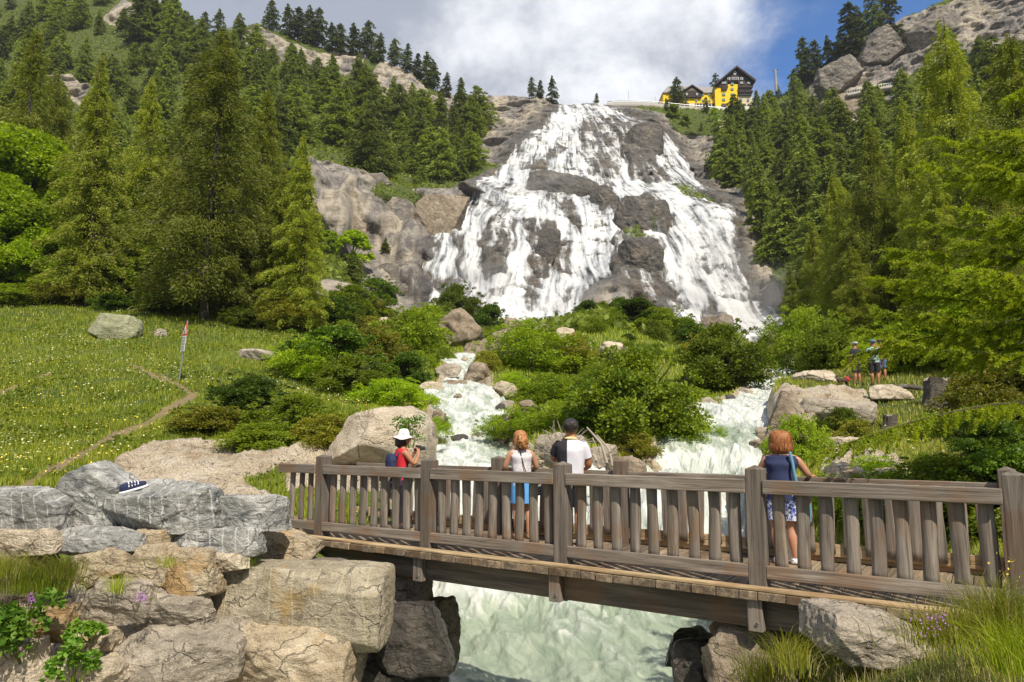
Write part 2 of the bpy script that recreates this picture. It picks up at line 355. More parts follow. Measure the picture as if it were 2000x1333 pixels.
def rock_mask(px, py, D):
    m = np.zeros(px.shape)
    for c in CLIFFS:
        near = max(p[1] for p in c) > 700
        s = poly_in(px, py, c)
        sel = (D < 40) if near else (D > 90)
        m = np.maximum(m, sstep(s, -8, 6)*sel)
    for c in LEDGES: m = m*(1-.95*sstep(poly_in(px, py, c), -3, 4)*(D > 90))
    return m
def surface(a, D, detail=True):
    """final ground point for columns a and distances D -> X, Y, Z, rock, px, py"""
    a = np.asarray(a, float); D = np.asarray(D, float); z = surf_base(a, D); X = a*D
    px, py = project(X, D, z)
    rk = rock_mask(px, py, D)
    far = sstep(D, 90, 140)
    n1 = fbm(X*.03, D*.03, z*.03, 4, 5)
    Z = z+far*(1-rk)*n1*5*sstep(D, 120, 200)*(1-sstep(D, 280, 300)*.8)
    Z = Z+fbm(X*.16, D*.16, 0*X, 3, 9)*(.55*sstep(D, 14, 40))*(1-far*rk)+fbm(X*.9, D*.9, 0*X, 2, 11)*.09*sstep(D, 3, 7)*(1-.6*sstep(D, 9, 12)*(1-sstep(D, 12, 14)))
    near_rk = rk*(1-far)
    Z = Z+near_rk*(.26*fbm(X*.7, D*.7, z*.7, 4, 3, ridged=True)+.1)
    # cliffs: blocky strata pushed towards the valley
    rel = fbm(X*.035+3, z*.02, D*.035, 4, 21, ridged=True)*5+fbm(X*.10, z*.28, D*.1, 4, 33, .6)*2.2
    st = z*.16+fbm(X*.02, z*.02, D*.02, 2, 41)*2.0; stair = (st-np.floor(st)); rel = rel+(sstep(stair, .0, .8)-.5)*1.5
    inF = sstep(poly_in(px, py, FALLS), -30, 10); rel = rel*(1-.58*inF)+inF*(fbm(X*.28, z*.34, D*.28, 4, 47, .6, True)*1.05)
    lc = sstep(960-px, -20, 30)*sstep(py, 285, 300); rel2 = 3.4*np.tanh(9*fbm(X*.055+9, z*.012, D*.03, 2, 61))+1.3*np.tanh(10*fbm(X*.16, z*.05, D*.1, 2, 62)); rel = rel*(1-.5*lc)+rel2*lc
    push = far*rk*rel*sstep(D, 145, 158)
    crag = np.zeros(px.shape)
    inb = (px > 800) & (px < 1560) & (py > 190) & (py < 700) & (D > 140) & (D < 312)
    dry = np.zeros(px.shape)
    if inb.any():
        fx = px[inb]+fbm(px[inb]*.03, py[inb]*.03, 0, 3, 71)*14; fy = py[inb]+fbm(px[inb]*.03, py[inb]*.03, 5, 3, 72)*10
        g = np.zeros(fx.shape); dr = np.zeros(fx.shape)
        for poly, dd, bulge in ROCKS:
            s = poly_in(fx, fy, poly); g = np.maximum(g, sstep(s, -2, 12)**.6*bulge); dr = np.maximum(dr, dd*sstep(s, -5, 4))
        crag[inb] = g; dry[inb] = dr
    Y = D-push-crag; X = X*(Y/D)
    return X, Y, Z+crag*.25, rk, px, py, dry
def ground(px, D, py=None):
    """ground point at distance D seen in picture column px"""
    px = np.atleast_1d(np.asarray(px, float)); D = np.atleast_1d(np.asarray(D, float))+0*px
    a = (px-1000)/FPX
    for _ in range(3):
        z = surf_base(a, D); d = D*CP+(z-CH)*SP; a = (px-1000)/FPX*d/D
    X, Y, Z, rk, qx, qy, _ = surface(a, D)
    return X, Y, Z, rk
def gpt(px, D): X, Y, Z, _ = ground(px, D); return float(X[0]), float(Y[0]), float(Z[0])

def hit(px, py, Dn, lo=.55, hi=1.8):
    """distance near Dn at which the ground in picture column px is seen at height py"""
    D = Dn*np.exp(np.linspace(math.log(lo), math.log(hi), 90)); X, Y, Z, _ = ground(np.full(90, float(px)), D)
    qx, qy = project(X, Y, Z); e = qy-py; c = np.where(e[:-1]*e[1:] <= 0)[0]
    if len(c) == 0: return float(D[np.argmin(np.abs(e)+8*np.abs(np.log(D/Dn)))])
    i = c[np.argmin(np.abs(np.log(D[c]/Dn)))]; f = e[i]/(e[i]-e[i+1]+1e-9); return float(D[i]*(1-f)+D[i+1]*f)
# ---- terrain material
def terrain_material():
    m, t = new_mat('hillside')
    P = t.new('ShaderNodeNewGeometry').outputs['Position']
    rk = t.attr('rock'); pa = t.attr('path'); wet = t.attr('wet'); ne = t.attr('near')
    sep = t.new('ShaderNodeSeparateXYZ'); t.link(P, sep.inputs[0])
    # grass
    g1 = t.noise(P, .22, 5, .6); g2 = t.noise(P, 3.0, 5, .65); g3 = t.noise(P, .04, 3)
    gc = t.ramp(g1, [(.25, (.09, .14, .010)), (.5, (.15, .21, .014)), (.72, (.24, .28, .03))])
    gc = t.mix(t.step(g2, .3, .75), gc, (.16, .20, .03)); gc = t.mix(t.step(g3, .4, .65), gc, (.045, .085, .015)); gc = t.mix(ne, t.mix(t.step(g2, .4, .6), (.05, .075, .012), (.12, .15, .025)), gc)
    # rock
    r1 = t.noise(P, .12, 6, .65, .4); r2 = t.noise(P, .5, 6, .7, .5, sc=(1, 1, .22)); r3 = t.noise(P, .35, 6, .7, .3, sc=(.4, .4, 2.2)); r4 = t.noise(P, 1.1, 6, .75)
    rc = t.ramp(r1, [(.28, (.24, .225, .21)), (.46, (.38, .35, .30)), (.60, (.52, .47, .39)), (.75, (.60, .54, .46))])
    rc = t.mix(t.step(r2, .46, .58), rc, (.115, .105, .11)); rc = t.mix(t.step(r3, .54, .62), rc, (.07, .06, .05))
    rc = t.mix(t.math('MULTIPLY', t.step(r4, .55, .75), .6), rc, (.5, .43, .33))
    rc = t.mix(wet, rc, t.mix(t.step(t.math('ADD', t.math('MULTIPLY', r3, .6), t.math('MULTIPLY', r4, .4)), .42, .56), (.022, .021, .022), t.mix(t.step(r1, .5, .66), (.095, .092, .09), (.17, .125, .08))))
    r5 = t.noise(P, 1, 4, .6, .2, sc=(.10, .06, .010)); rc0 = t.mix(t.step(r5, .46, .53), t.mix(r4, (.15, .14, .145), (.30, .28, .26)), t.mix(r4, (.40, .34, .26), (.68, .60, .47)))
    rc = t.mix(t.math('MULTIPLY', t.math('SUBTRACT', 1.0, wet), .5), rc, rc0)
    # near slabs are warmer
    ro = t.noise(P, .9, 5, .7, .4); nc = t.ramp(ro, [(.3, (.34, .24, .14)), (.5, (.58, .49, .36)), (.7, (.70, .62, .50))])
    nc = t.mix(t.step(t.noise(P, 5, 6, .75), .56, .66), nc, (.16, .11, .07)); rc = t.mix(ne, rc, nc)
    en = t.noise(P, 1.6, 5, .7)
    eg = t.math('ADD', rk, t.math('MULTIPLY', t.math('SUBTRACT', en, .5), .9)); f = t.step(eg, .42, .55)
    # soil
    sn = t.noise(P, 4.0, 5, .7); sc_ = t.mix(sn, (.26, .19, .08), (.42, .33, .19))
    pf = t.step(t.math('ADD', pa, t.math('MULTIPLY', t.math('SUBTRACT', t.noise(P, 2.2, 5, .7), .5), 1.7)), .42, .70)
    c = t.mix(f, gc, rc); c = t.mix(pf, c, sc_)
    t.link(c, t.b.inputs['Base Color']); t.b.inputs['Roughness'].default_value = .9
    t.link(t.math('SUBTRACT', .92, t.math('MULTIPLY', wet, .5)), t.b.inputs['Roughness'])
    h = t.math('ADD', t.math('MULTIPLY', r3, .9), t.math('ADD', r4, t.math('MULTIPLY', r2, .7)))
    b = t.bump(h, .9, .9)
    b2 = t.bump(t.noise(P, 7, 6, .75), .5, .04, b); t.link(b2, t.b.inputs['Normal'])
    return m
MT = terrain_material()
# mesh grid: fine across the picture, finer in depth on the falls
ag = np.unique(np.concatenate([np.linspace(-1.5, -.78, 40), np.linspace(-.78, .78, 620), np.linspace(.78, 1.5, 40)]))
dg = np.unique(np.concatenate([np.exp(np.linspace(0, math.log(12), 150)), np.exp(np.linspace(math.log(12), math.log(150), 260)), np.linspace(150, 312, 280), np.linspace(312, 420, 25)]))
ga, gd = np.meshgrid(ag, dg); X, Y, Z, rk, px, py, dry = surface(ga, gd)
pathm = np.zeros(px.shape)
for pl, hw in PATHS:
    P = np.array(pl, float)
    for (x1, y1), (x2, y2) in zip(P, P[1:]):
        t_ = np.clip(((px-x1)*(x2-x1)+(py-y1)*(y2-y1))/((x2-x1)**2+(y2-y1)**2), 0, 1)
        pathm = np.maximum(pathm, (1-sstep(np.hypot(px-x1-t_*(x2-x1), (py-y1-t_*(y2-y1))*1.4), hw*.5, hw*1.7))*(gd < 60))
fin_ = sstep(poly_in(px, py, FALLS), -40, -5)*(gd > 130)*(gd < 312)
wet = np.maximum(fin_*.85, 0)
# wet banks next to the rivers
for rt in RT:
    ins = (gd >= rt[0, 0]) & (gd <= rt[-1, 0]+1); d = np.clip(gd, rt[0, 0], rt[-1, 0])
    l = np.interp(d, rt[:, 0], rt[:, 1]); r = np.interp(d, rt[:, 0], rt[:, 2])
    m_ = sstep(ga, l-.9/gd-.006, l)*(1-sstep(ga, r, r+.9/gd+.006))*ins
    wet = np.maximum(wet, m_*.9); rk = np.maximum(rk, m_)
rk = np.where((gd < 10.2) & (ga < .25), 1, rk)
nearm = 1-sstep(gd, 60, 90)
ny, nx = ga.shape; idx = np.arange(ny*nx).reshape(ny, nx)
Fq = np.stack([idx[:-1, :-1], idx[:-1, 1:], idx[1:, 1:], idx[1:, :-1]], -1).reshape(-1, 4)
terr = mesh_np('hillside', np.stack([X, Y, Z], -1).reshape(-1, 3), Fq, [MT], attrs={'rock': rk, 'path': pathm, 'wet': wet, 'near': nearm})
tag(terr, kind='structure')
# the ground continues outwards as one coarse sheet
gn = np.linspace(-2500, 2500, 60); gx, gy = np.meshgrid(gn, gn); rr_ = np.hypot(gx, gy)
gz = -5-60*sstep(rr_, 0, 400)
i2 = np.arange(3600).reshape(60, 60); F2 = np.stack([i2[:-1, :-1], i2[:-1, 1:], i2[1:, 1:], i2[1:, :-1]], -1).reshape(-1, 4)
g0 = mesh_np('ground', np.stack([gx, gy, gz], -1).reshape(-1, 3), F2, [MT], attrs={'rock': 0*gx, 'path': 0*gx, 'wet': 0*gx, 'near': 0*gx}); tag(g0, kind='structure')

# ---------------------------------------------------------------- the waterfall sheet over the crag
wa = np.linspace(-.15, .43, 560); wdn = np.linspace(124, 309, 520); wa, wdd = np.meshgrid(wa, wdn)
X, Y, Z, rk, px, py, dry = surface(wa, wdd)
wx = px+fbm(px*.05, py*.05, 1, 3, 91)*9; wy = py+fbm(px*.05, py*.05, 7, 3, 92)*6
sd = poly_in(wx, wy, FALLS)
flow = sstep(sd, -4, 9)*(1-dry)*sstep(wdd, 125, 131)
NX_, NY_ = 1.0, 1.0
def blur(A, k0, k1):
    for ax_, sg in ((0, k0), (1, k1)):
        r_ = int(sg*2.5); w_ = np.exp(-.5*(np.arange(-r_, r_+1)/sg)**2); w_ /= w_.sum(); B = np.pad(A, [(r_, r_) if i == ax_ else (0, 0) for i in (0, 1)], 'edge')
        A = sum(w_[i]*(B[i:i+A.shape[0]] if ax_ == 0 else B[:, i:i+A.shape[1]]) for i in range(2*r_+1))
    return A
GXr = np.gradient(np.stack([X, Y, Z], -1), axis=1); GYr = np.gradient(np.stack([X, Y, Z], -1), axis=0)
Nr = np.cross(GXr, GYr); Nr /= np.linalg.norm(Nr, axis=2)[..., None]+1e-9; Pr = np.stack([X, Y, Z], -1)+Nr*.14
vflow = sstep(sd, -4, 14)*sstep(wdd, 125, 131)*(.16+.40*(1-dry))
X, Y, Z = blur(X, 4, 11), blur(Y, 4, 11), blur(Z, 4, 11)
GX = np.gradient(np.stack([X, Y, Z], -1), axis=1); GY = np.gradient(np.stack([X, Y, Z], -1), axis=0)
Nn = np.cross(GX, GY); Nn /= np.linalg.norm(Nn, axis=2)[..., None]+1e-9
# streamlines fan out from the lip: u follows the fan
u = np.arctan2(X-25, (190-Z)*1.0+60)*90
u = u+fbm(X*.06, Z*.05, 0, 3, 58)*.9
spl = fbm(u*.5, Z*.025, 0, 4, 55, .6)*.5+fbm(X*.08, Z*.08, Y*.08, 3, 57)*.5
foot = sstep(py, 560, 640)
off = -1.9+sstep(flow, 0, .5)*1.3+flow*(1.0+.9*spl+.9*foot)
Pw = np.stack([X, Y, Z], -1)+Nn*off[..., None]*1.0
ny, nx = wa.shape; idx = np.arange(ny*nx).reshape(ny, nx)
Fw = np.stack([idx[:-1, :-1], idx[:-1, 1:], idx[1:, 1:], idx[1:, :-1]], -1).reshape(-1, 4)
fl = flow.ravel(); keep = (fl[Fw].max(1) > .02); Fw = Fw[keep]
us = np.unique(Fw); rm = np.full(ny*nx, -1); rm[us] = np.arange(len(us))
def fall_material():
    m, t = new_mat('falling_water')
    fa = t.attr('flow'); uu = t.attr('fan'); P = t.new('ShaderNodeNewGeometry').outputs['Position']
    s = t.new('ShaderNodeSeparateXYZ'); t.link(P, s.inputs[0])
    v = t.new('ShaderNodeCombineXYZ'); t.link(uu, v.inputs[0]); t.link(t.math('MULTIPLY', s.outputs[2], 1.0), v.inputs[2]); t.link(s.outputs[1], v.inputs[1])
    V = v.outputs[0]
    a = t.noise(V, 1.0, 3, .6, .1, sc=(.75, .03, .06)); b = t.noise(V, 1.0, 3, .6, .15, sc=(2.6, .05, .16)); c = t.noise(P, .13, 5, .6, .1); d = t.noise(P, .8, 5, .75)
    th = t.math('ADD', t.math('MULTIPLY', a, .5), t.math('ADD', t.math('MULTIPLY', b, .3), t.math('ADD', t.math('MULTIPLY', c, .42), t.math('MULTIPLY', d, .15))))
    al = t.math('ADD', t.math('MULTIPLY', fa, .70), t.math('MULTIPLY', t.math('SUBTRACT', th, .685), 4.2))
    al = t.step(al, .06, .80)
    w_ = t.mix(t.step(t.math('ADD', t.math('MULTIPLY', a, .55), t.math('ADD', t.math('MULTIPLY', b, .3), t.math('MULTIPLY', d, .22))), .38, .64), (.30, .33, .37), (.68, .69, .70))
    t.link(w_, t.b.inputs['Base Color']); t.b.inputs['Roughness'].default_value = .6
    t.link(al, t.b.inputs['Alpha'])
    t.link(t.bump(th, .4, .8), t.b.inputs['Normal'])
    return m
fv = vflow.ravel(); Fa = np.stack([idx[:-1, :-1], idx[:-1, 1:], idx[1:, 1:], idx[1:, :-1]], -1).reshape(-1, 4); Fa = Fa[fv[Fa].max(1) > .02]; ua = np.unique(Fa); ra = np.full(ny*nx, -1); ra[ua] = np.arange(len(ua))
MF = fall_material()
vl = mesh_np('waterfall_veil', Pr.reshape(-1, 3)[ua], ra[Fa], [MF], attrs={'flow': fv[ua], 'fan': u.ravel()[ua]}); tag(vl, kind='structure')
wf = mesh_np('waterfall', Pw.reshape(-1, 3)[us], rm[Fw], [MF], attrs={'flow': fl[us], 'fan': u.ravel()[us]}); tag(wf, kind='structure')

# ---------------------------------------------------------------- rivers
def river_material():
    m, t = new_mat('river_water')
    P = t.new('ShaderNodeNewGeometry').outputs['Position']; fo = t.attr('foam')
    cb = t.new('ShaderNodeCombineXYZ'); t.link(t.attr('ru'), cb.inputs[0]); t.link(t.attr('rv'), cb.inputs[1]); V = cb.outputs[0]
    a = t.noise(V, .9, 5, .6, 1.6, sc=(1, .24, 1)); b = t.noise(V, 2.2, 6, .7, 1.4, sc=(1, .28, 1)); c = t.noise(P, 10, 5, .75, .3)
    q = t.math('ADD', t.math('MULTIPLY', a, .6), t.math('ADD', t.math('MULTIPLY', b, .35), t.math('MULTIPLY', c, .12)))
    k = t.step(t.math('ADD', q, t.math('MULTIPLY', fo, .36)), .60, .86)
    wc = t.mix(t.step(b, .3, .7), (.20, .26, .195), (.38, .44, .35))
    c1 = t.mix(k, wc, t.mix(t.step(b, .38, .66), (.44, .48, .45), (.68, .70, .68))); t.link(c1, t.b.inputs['Base Color'])
    t.link(t.math('MULTIPLY_ADD', k, .4, .3), t.b.inputs['Roughness']); t.b.inputs['Specular IOR Level'].default_value = .25
    t.link(t.bump(t.math('ADD', q, t.math('MULTIPLY', c, .15)), .55, .16), t.b.inputs['Normal'])
    return m
MRIV = river_material()
def river(rt, n, m, name, foamf, amp):
    D = np.exp(np.linspace(math.log(rt[0, 0]), math.log(rt[-1, 0]), n)); uu = np.linspace(0, 1, m)
    l = np.interp(D, rt[:, 0], rt[:, 1]); r = np.interp(D, rt[:, 0], rt[:, 2]); z = np.interp(D, rt[:, 0], rt[:, 3])
    A = (l-.010)[:, None]*(1-uu)+(r+.010)[:, None]*uu; Dm = D[:, None]+0*A
    X = A*Dm; slope = np.abs(np.gradient(z, D))[:, None]+0*A
    w1 = fbm(X*.8, Dm*.45, z[:, None]*.6, 4, 101, .55); w2 = fbm(X*2.6, Dm*1.6, z[:, None]*2.2, 4, 103, .6, True)
    w2 = w2*(.35+.65*sstep(Dm, 16, 18.5)); Z = z[:, None]+(w1*.40+w2*.20)*amp*(.55+np.clip(slope, 0, 1.2)*.7)
    Z = Z-.12*(np.abs(uu-.5)*2)[None]**6
    fo = foamf(X, Dm, slope)+w1*.35+w2*.25
    idx = np.arange(n*m).reshape(n, m); F = np.stack([idx[:-1, :-1], idx[:-1, 1:], idx[1:, 1:], idx[1:, :-1]], -1).reshape(-1, 4)
    return tag(mesh_np(name, np.stack([X, Dm, Z], -1).reshape(-1, 3), F, [MRIV], attrs={'foam': fo, 'ru': X+.5*w1, 'rv': np.cumsum(np.r_[0, np.hypot(np.diff(D), np.diff(z))])[:, None]+0*X}), kind='structure')
river(RT[0], 420, 300, 'river', lambda X, D, s: .06+.85*sstep(D, 16.8, 18.6)+.12*sstep(-X, 0, 2)*(D > 10), 1.0)
river(RT[1], 420, 90, 'stream', lambda X, D, s: .62+0*X, .8)
river(RT[2], 480, 150, 'stream', lambda X, D, s: .16+.85*np.clip(s*1.1, 0, 1)+.45*sstep(D, 25.5, 26.5)-.25*sstep(D, 22.4, 23)*(1-sstep(D, 24.6, 25.6)), .8)
# ---------------------------------------------------------------- footbridge
def wood_mat(name, ax, c1, c2, c3):
    m, t = new_mat(name); P = t.new('ShaderNodeTexCoord').outputs['Object']
    s = [9, 9, 9]; s[ax] = .55; s2 = [45, 45, 45]; s2[ax] = 1.6
    oi = t.new('ShaderNodeNewGeometry').outputs['Random Per Island']
    ad = t.new('ShaderNodeVectorMath', operation='ADD'); t.link(P, ad.inputs[0]); cb = t.new('ShaderNodeCombineXYZ')
    for i in range(3): t.link(t.math('MULTIPLY', oi, 13.7+i*7), cb.inputs[i])
    t.link(cb.outputs[0], ad.inputs[1]); P2 = ad.outputs[0]
    a = t.noise(P2, 1, 5, .65, .8, sc=s); b = t.noise(P2, 1, 4, .7, .3, sc=s2); k = t.noise(P2, 1.3, 3)
    c = t.ramp(a, [(.3, c2), (.5, c1), (.68, c3)])
    c = t.mix(t.math('MULTIPLY', t.step(b, .48, .68), .65), c, (.04, .032, .028))
    c = t.mix(t.math('MULTIPLY', t.step(k, .50, .62), .42), c, (.19, .095, .036))
    c = t.mix(1.0, c, t.math('MULTIPLY_ADD', oi, .75, .60), 'MULTIPLY')
    t.link(c, t.b.inputs['Base Color']); t.b.inputs['Roughness'].default_value = .85
    t.link(t.bump(t.math('ADD', a, t.math('MULTIPLY', b, .8)), .7, .012), t.b.inputs['Normal'])
    return m
GC = ((.205, .172, .142), (.115, .095, .077), (.32, .28, .235))
WX = wood_mat('weathered_wood_rail', 0, *GC); WZ = wood_mat('weathered_wood_post', 2, *GC)
WY = wood_mat('weathered_wood_plank', 1, (.20, .15, .10), (.09, .065, .045), (.36, .28, .18))
WL = wood_mat('pale_wood_kerb', 0, (.42, .31, .17), (.24, .17, .10), (.52, .41, .25))
WB = wood_mat('wet_wood_beam', 0, (.125, .10, .07), (.06, .048, .036), (.20, .16, .115))
rnd = random.Random(5); BOLT = flat_mat('steel_bolt', (.55, .56, .57), .4, .8)
BANG = math.atan2(-.552, .834)
bridge = empty('footbridge', (-2.92, 11.28, 0), BANG, 'weathered wooden footbridge with picket railings crossing the foaming river', 'footbridge')
def B2W(t, y, z=0):
    return (-2.92+.834*t+.552*y, 11.28-.552*t+.834*y, z)
def part(name, m, x0, x1, y0, y1, z0, z1, bev=.008):
    bm = bmesh.new(); box(bm, x0, x1, y0, y1, z0, z1); return bm_obj(name, bm, m, bridge, bevel=bev)
NP_ = [0, 2.13, 4.25, 6.57, 8.80]; FPT = [-.10, 2.0, 4.16, 6.45, 8.78]
bm = bmesh.new(); x = -.22                           # deck planks
while x < 9.1:
    wdt = rnd.uniform(.17, .27); e0 = rnd.uniform(-.012, .012)
    box(bm, x, x+wdt-.008, -.29+e0, 2.16, -.105+rnd.uniform(-.004, .004), -.022+rnd.uniform(-.004, .004)); x += wdt
bm_obj('deck', bm, WY, bridge, bevel=.006)
part('edge_board', WL, -.25, 9.05, -.27, -.13, -.018, .012); part('kerb', WL, -.2, 9.0, 1.93, 2.08, -.016, .14)
for y in (-.13, 1.72): part('beam', WB, -.12, 9.2, y, y+.24, -.405, -.107, .012)
part('sill', WB, -.45, -.23, -.2, 2.1, -.12, -.02)
def post(t, y, top, m=WZ, w=.088):
    bm = bmesh.new(); n = 6
    vs = []
    for z in (-.43 if y < 1 else -.1, .3, .7, top-.028):
        vs.append([bm.verts.new((t+sx*w+rnd.uniform(-.003, .003), y+sy*w, z)) for sx, sy in ((-1,-1),(1,-1),(1,1),(-1,1))])
    cap = bm.verts.new((t, y, top+.012))
    for a, b in zip(vs, vs[1:]):
        for i in range(4): bm.faces.new((a[i-1], a[i], b[i], b[i-1]))
    bm.faces.new(vs[0][::-1])
    for i in range(4): bm.faces.new((vs[-1][i-1], vs[-1][i], cap))
    bmesh.ops.recalc_face_normals(bm, faces=bm.faces)
    return bm_obj('post', bm, m, bridge, bevel=.007)
for t, h in zip(NP_, (1.215, 1.20, 1.195, 1.205, 1.215)): post(t, 0, h)
for t in FPT: post(t, 1.87, 1.175)
for t in NP_:                                        # bolted stub under the deck edge
    s_ = part('post_stub', WZ, t-.075, t+.075, -.235, -.135, -.42, -.108)
    V, F = tube_np([(t+.02, -.25, -.34), (t+.02, -.238, -.34), (t+.02, -.22, -.34)], .016, 8); c_ = len(V); V = np.r_[V, [[t+.02, -.25, -.34]]]; F = [tuple(q) for q in F]; F += [(j, (j+1) % 8, c_, c_) for j in range(0)]; mesh_np('bolt', V, F, [BOLT], parent=bridge)
for a, b in [(-.95, 0)]+list(zip(NP_, NP_[1:])):
    l = a+(.09 if a >= 0 else 0); r = b-.09
    part('top_rail', WX, l, r, -.105, -.03, .925, 1.065); part('bottom_rail', WX, l, r, -.085, -.03, .075, .205)
for a, b in [(-1.3, FPT[0])]+list(zip(FPT, FPT[1:])):
    part('top_rail', WX, a+.09, b-.09, 1.88, 1.95, .87, 1.0); part('bottom_rail', WL, a+.09, b-.09, 1.885, 1.94, .05, .2)
part('rail_cap', WX, -1.2, 8.7, 1.90, 1.955, 1.003, 1.02) if False else None
def baluster(t, y, w, z0, z1, half):
    n = 9; zs = np.linspace(z0, z1, n); V = []; ph = rnd.uniform(0, 9)
    prof = [(-1, 0), (-.86, -.6), (-.4, -1), (.4, -1), (.86, -.6), (1, 0)] if half else [(-1, 0), (-1, -.8), (-.9, -1), (.9, -1), (1, -.8), (1, 0)]
    for i, z in enumerate(zs):
        ww = w*.5*(1+.05*math.sin(z*7+ph)+.03*math.sin(z*17+ph*2)); cx_ = t+.006*math.sin(z*5+ph*3); dp = .04 if half else .028
        V += [(cx_+px_*ww, y+py_*dp, z) for px_, py_ in prof]
    k = 6; F = []
    for i in range(n-1):
        for j in range(k): F.append((i*k+j, i*k+(j+1) % k, (i+1)*k+(j+1) % k, (i+1)*k+j))
    V = np.array(V); e = (n-1)*k
    F += [(0, 5, 4, 1), (1, 4, 3, 2), (e, e+1, e+4, e+5), (e+1, e+2, e+3, e+4)]
    return mesh_np('baluster', V, F, [WZ], smooth=False, parent=bridge)
for a, b in zip(NP_, NP_[1:]):
    for i in range(9): baluster(a+(b-a)*(i+1)/10+rnd.uniform(-.01, .01), .022, .132, .14, 1.0, True)
for t in (-.72, -.5, -.29): baluster(t, .022, .105, .14, 1.0, True)
for a, b in zip(FPT, FPT[1:]):
    for i in range(9): baluster(a+(b-a)*(i+1)/10+rnd.uniform(-.012, .012), 1.875, .142, .09, .95, False)
for t in (-.95, -.7, -.42): baluster(t, 1.875, .14, .09, .95, False)

# ---------------------------------------------------------------- rocks
def rock_mat(name, c1, c2, c3, c4, rough=.85, spec=.3, lines=None, stain=None, sc=1.0):
    m, t = new_mat(name); P = t.new('ShaderNodeTexCoord').outputs['Object']
    oi = t.new('ShaderNodeObjectInfo').outputs['Random']; ad = t.new('ShaderNodeVectorMath', operation='ADD'); t.link(P, ad.inputs[0])
    cb = t.new('ShaderNodeCombineXYZ')
    for i in range(3): t.link(t.math('MULTIPLY', oi, 31+i*17), cb.inputs[i])
    t.link(cb.outputs[0], ad.inputs[1]); Q = ad.outputs[0]
    a = t.noise(Q, 2.2*sc, 6, .7, .6); b = t.noise(Q, 9*sc, 6, .75, .3); g = t.noise(Q, 55*sc, 3, .7); v = t.noise(Q, 3.2*sc, 6, .72, 1.2, sc=(1, 1, 2.4))
    c = t.ramp(a, [(.3, c1), (.5, c2), (.66, c3)])
    c = t.mix(t.math('MULTIPLY', t.step(v, .55, .64), .8), c, c4); c = t.mix(t.math('MULTIPLY', t.step(b, .56, .72), .6), c, c3)
    c = t.mix(1.0, c, t.math('MULTIPLY_ADD', g, 1.6, .12), 'MULTIPLY')
    vo = t.new('ShaderNodeTexVoronoi', feature='DISTANCE_TO_EDGE'); vo.inputs['Scale'].default_value = 1.7*sc; wv = t.new('ShaderNodeVectorMath', operation='MULTIPLY_ADD'); wn = t.new('ShaderNodeTexNoise'); wn.inputs['Scale'].default_value = 3*sc; wn.inputs['Detail'].default_value = 5; t.link(Q, wn.inputs['Vector'])
    t.link(wn.outputs['Color'], wv.inputs[0]); wv.inputs[1].default_value = (.55/sc,)*3; t.link(Q, wv.inputs[2]); t.link(wv.outputs[0], vo.inputs['Vector'])
    ck = t.math('MULTIPLY', t.math('SUBTRACT', 1.0, t.step(vo.outputs['Distance'], .0, .028)), t.step(a, .42, .6)); c = t.mix(t.math('MULTIPLY', ck, .5), c, (.03, .025, .02))
    if stain: c = t.mix(t.math('MULTIPLY', t.step(t.noise(Q, 1.1*sc, 5, .65, .5), .54, .66), .8), c, stain)
    if lines:
        s = t.new('ShaderNodeSeparateXYZ'); t.link(P, s.inputs[0]); wob = t.noise(P, 1.6, 2)
        xx = t.math('ADD', t.math('ADD', s.outputs[0], t.math('MULTIPLY', s.outputs[2], .10)), t.math('MULTIPLY', wob, .04))
        fr = t.math('FRACT', t.math('DIVIDE', t.math('ADD', xx, 10), lines[0]))
        ln = t.math('LESS_THAN', fr, lines[1])
        c = t.mix(t.math('MULTIPLY', ln, t.math('MULTIPLY', t.step(b, .25, .5), lines[3])), c, lines[2])
    t.link(c, t.b.inputs['Base Color']); t.b.inputs['Roughness'].default_value = rough; t.b.inputs['Specular IOR Level'].default_value = spec
    h = t.math('ADD', t.math('MULTIPLY', v, 1.0), t.math('ADD', t.math('MULTIPLY', b, .6), t.math('SUBTRACT', t.math('MULTIPLY', g, .22), t.math('MULTIPLY', ck, .5))))
    t.link(t.bump(h, .95, .07/sc), t.b.inputs['Normal'])
    return m
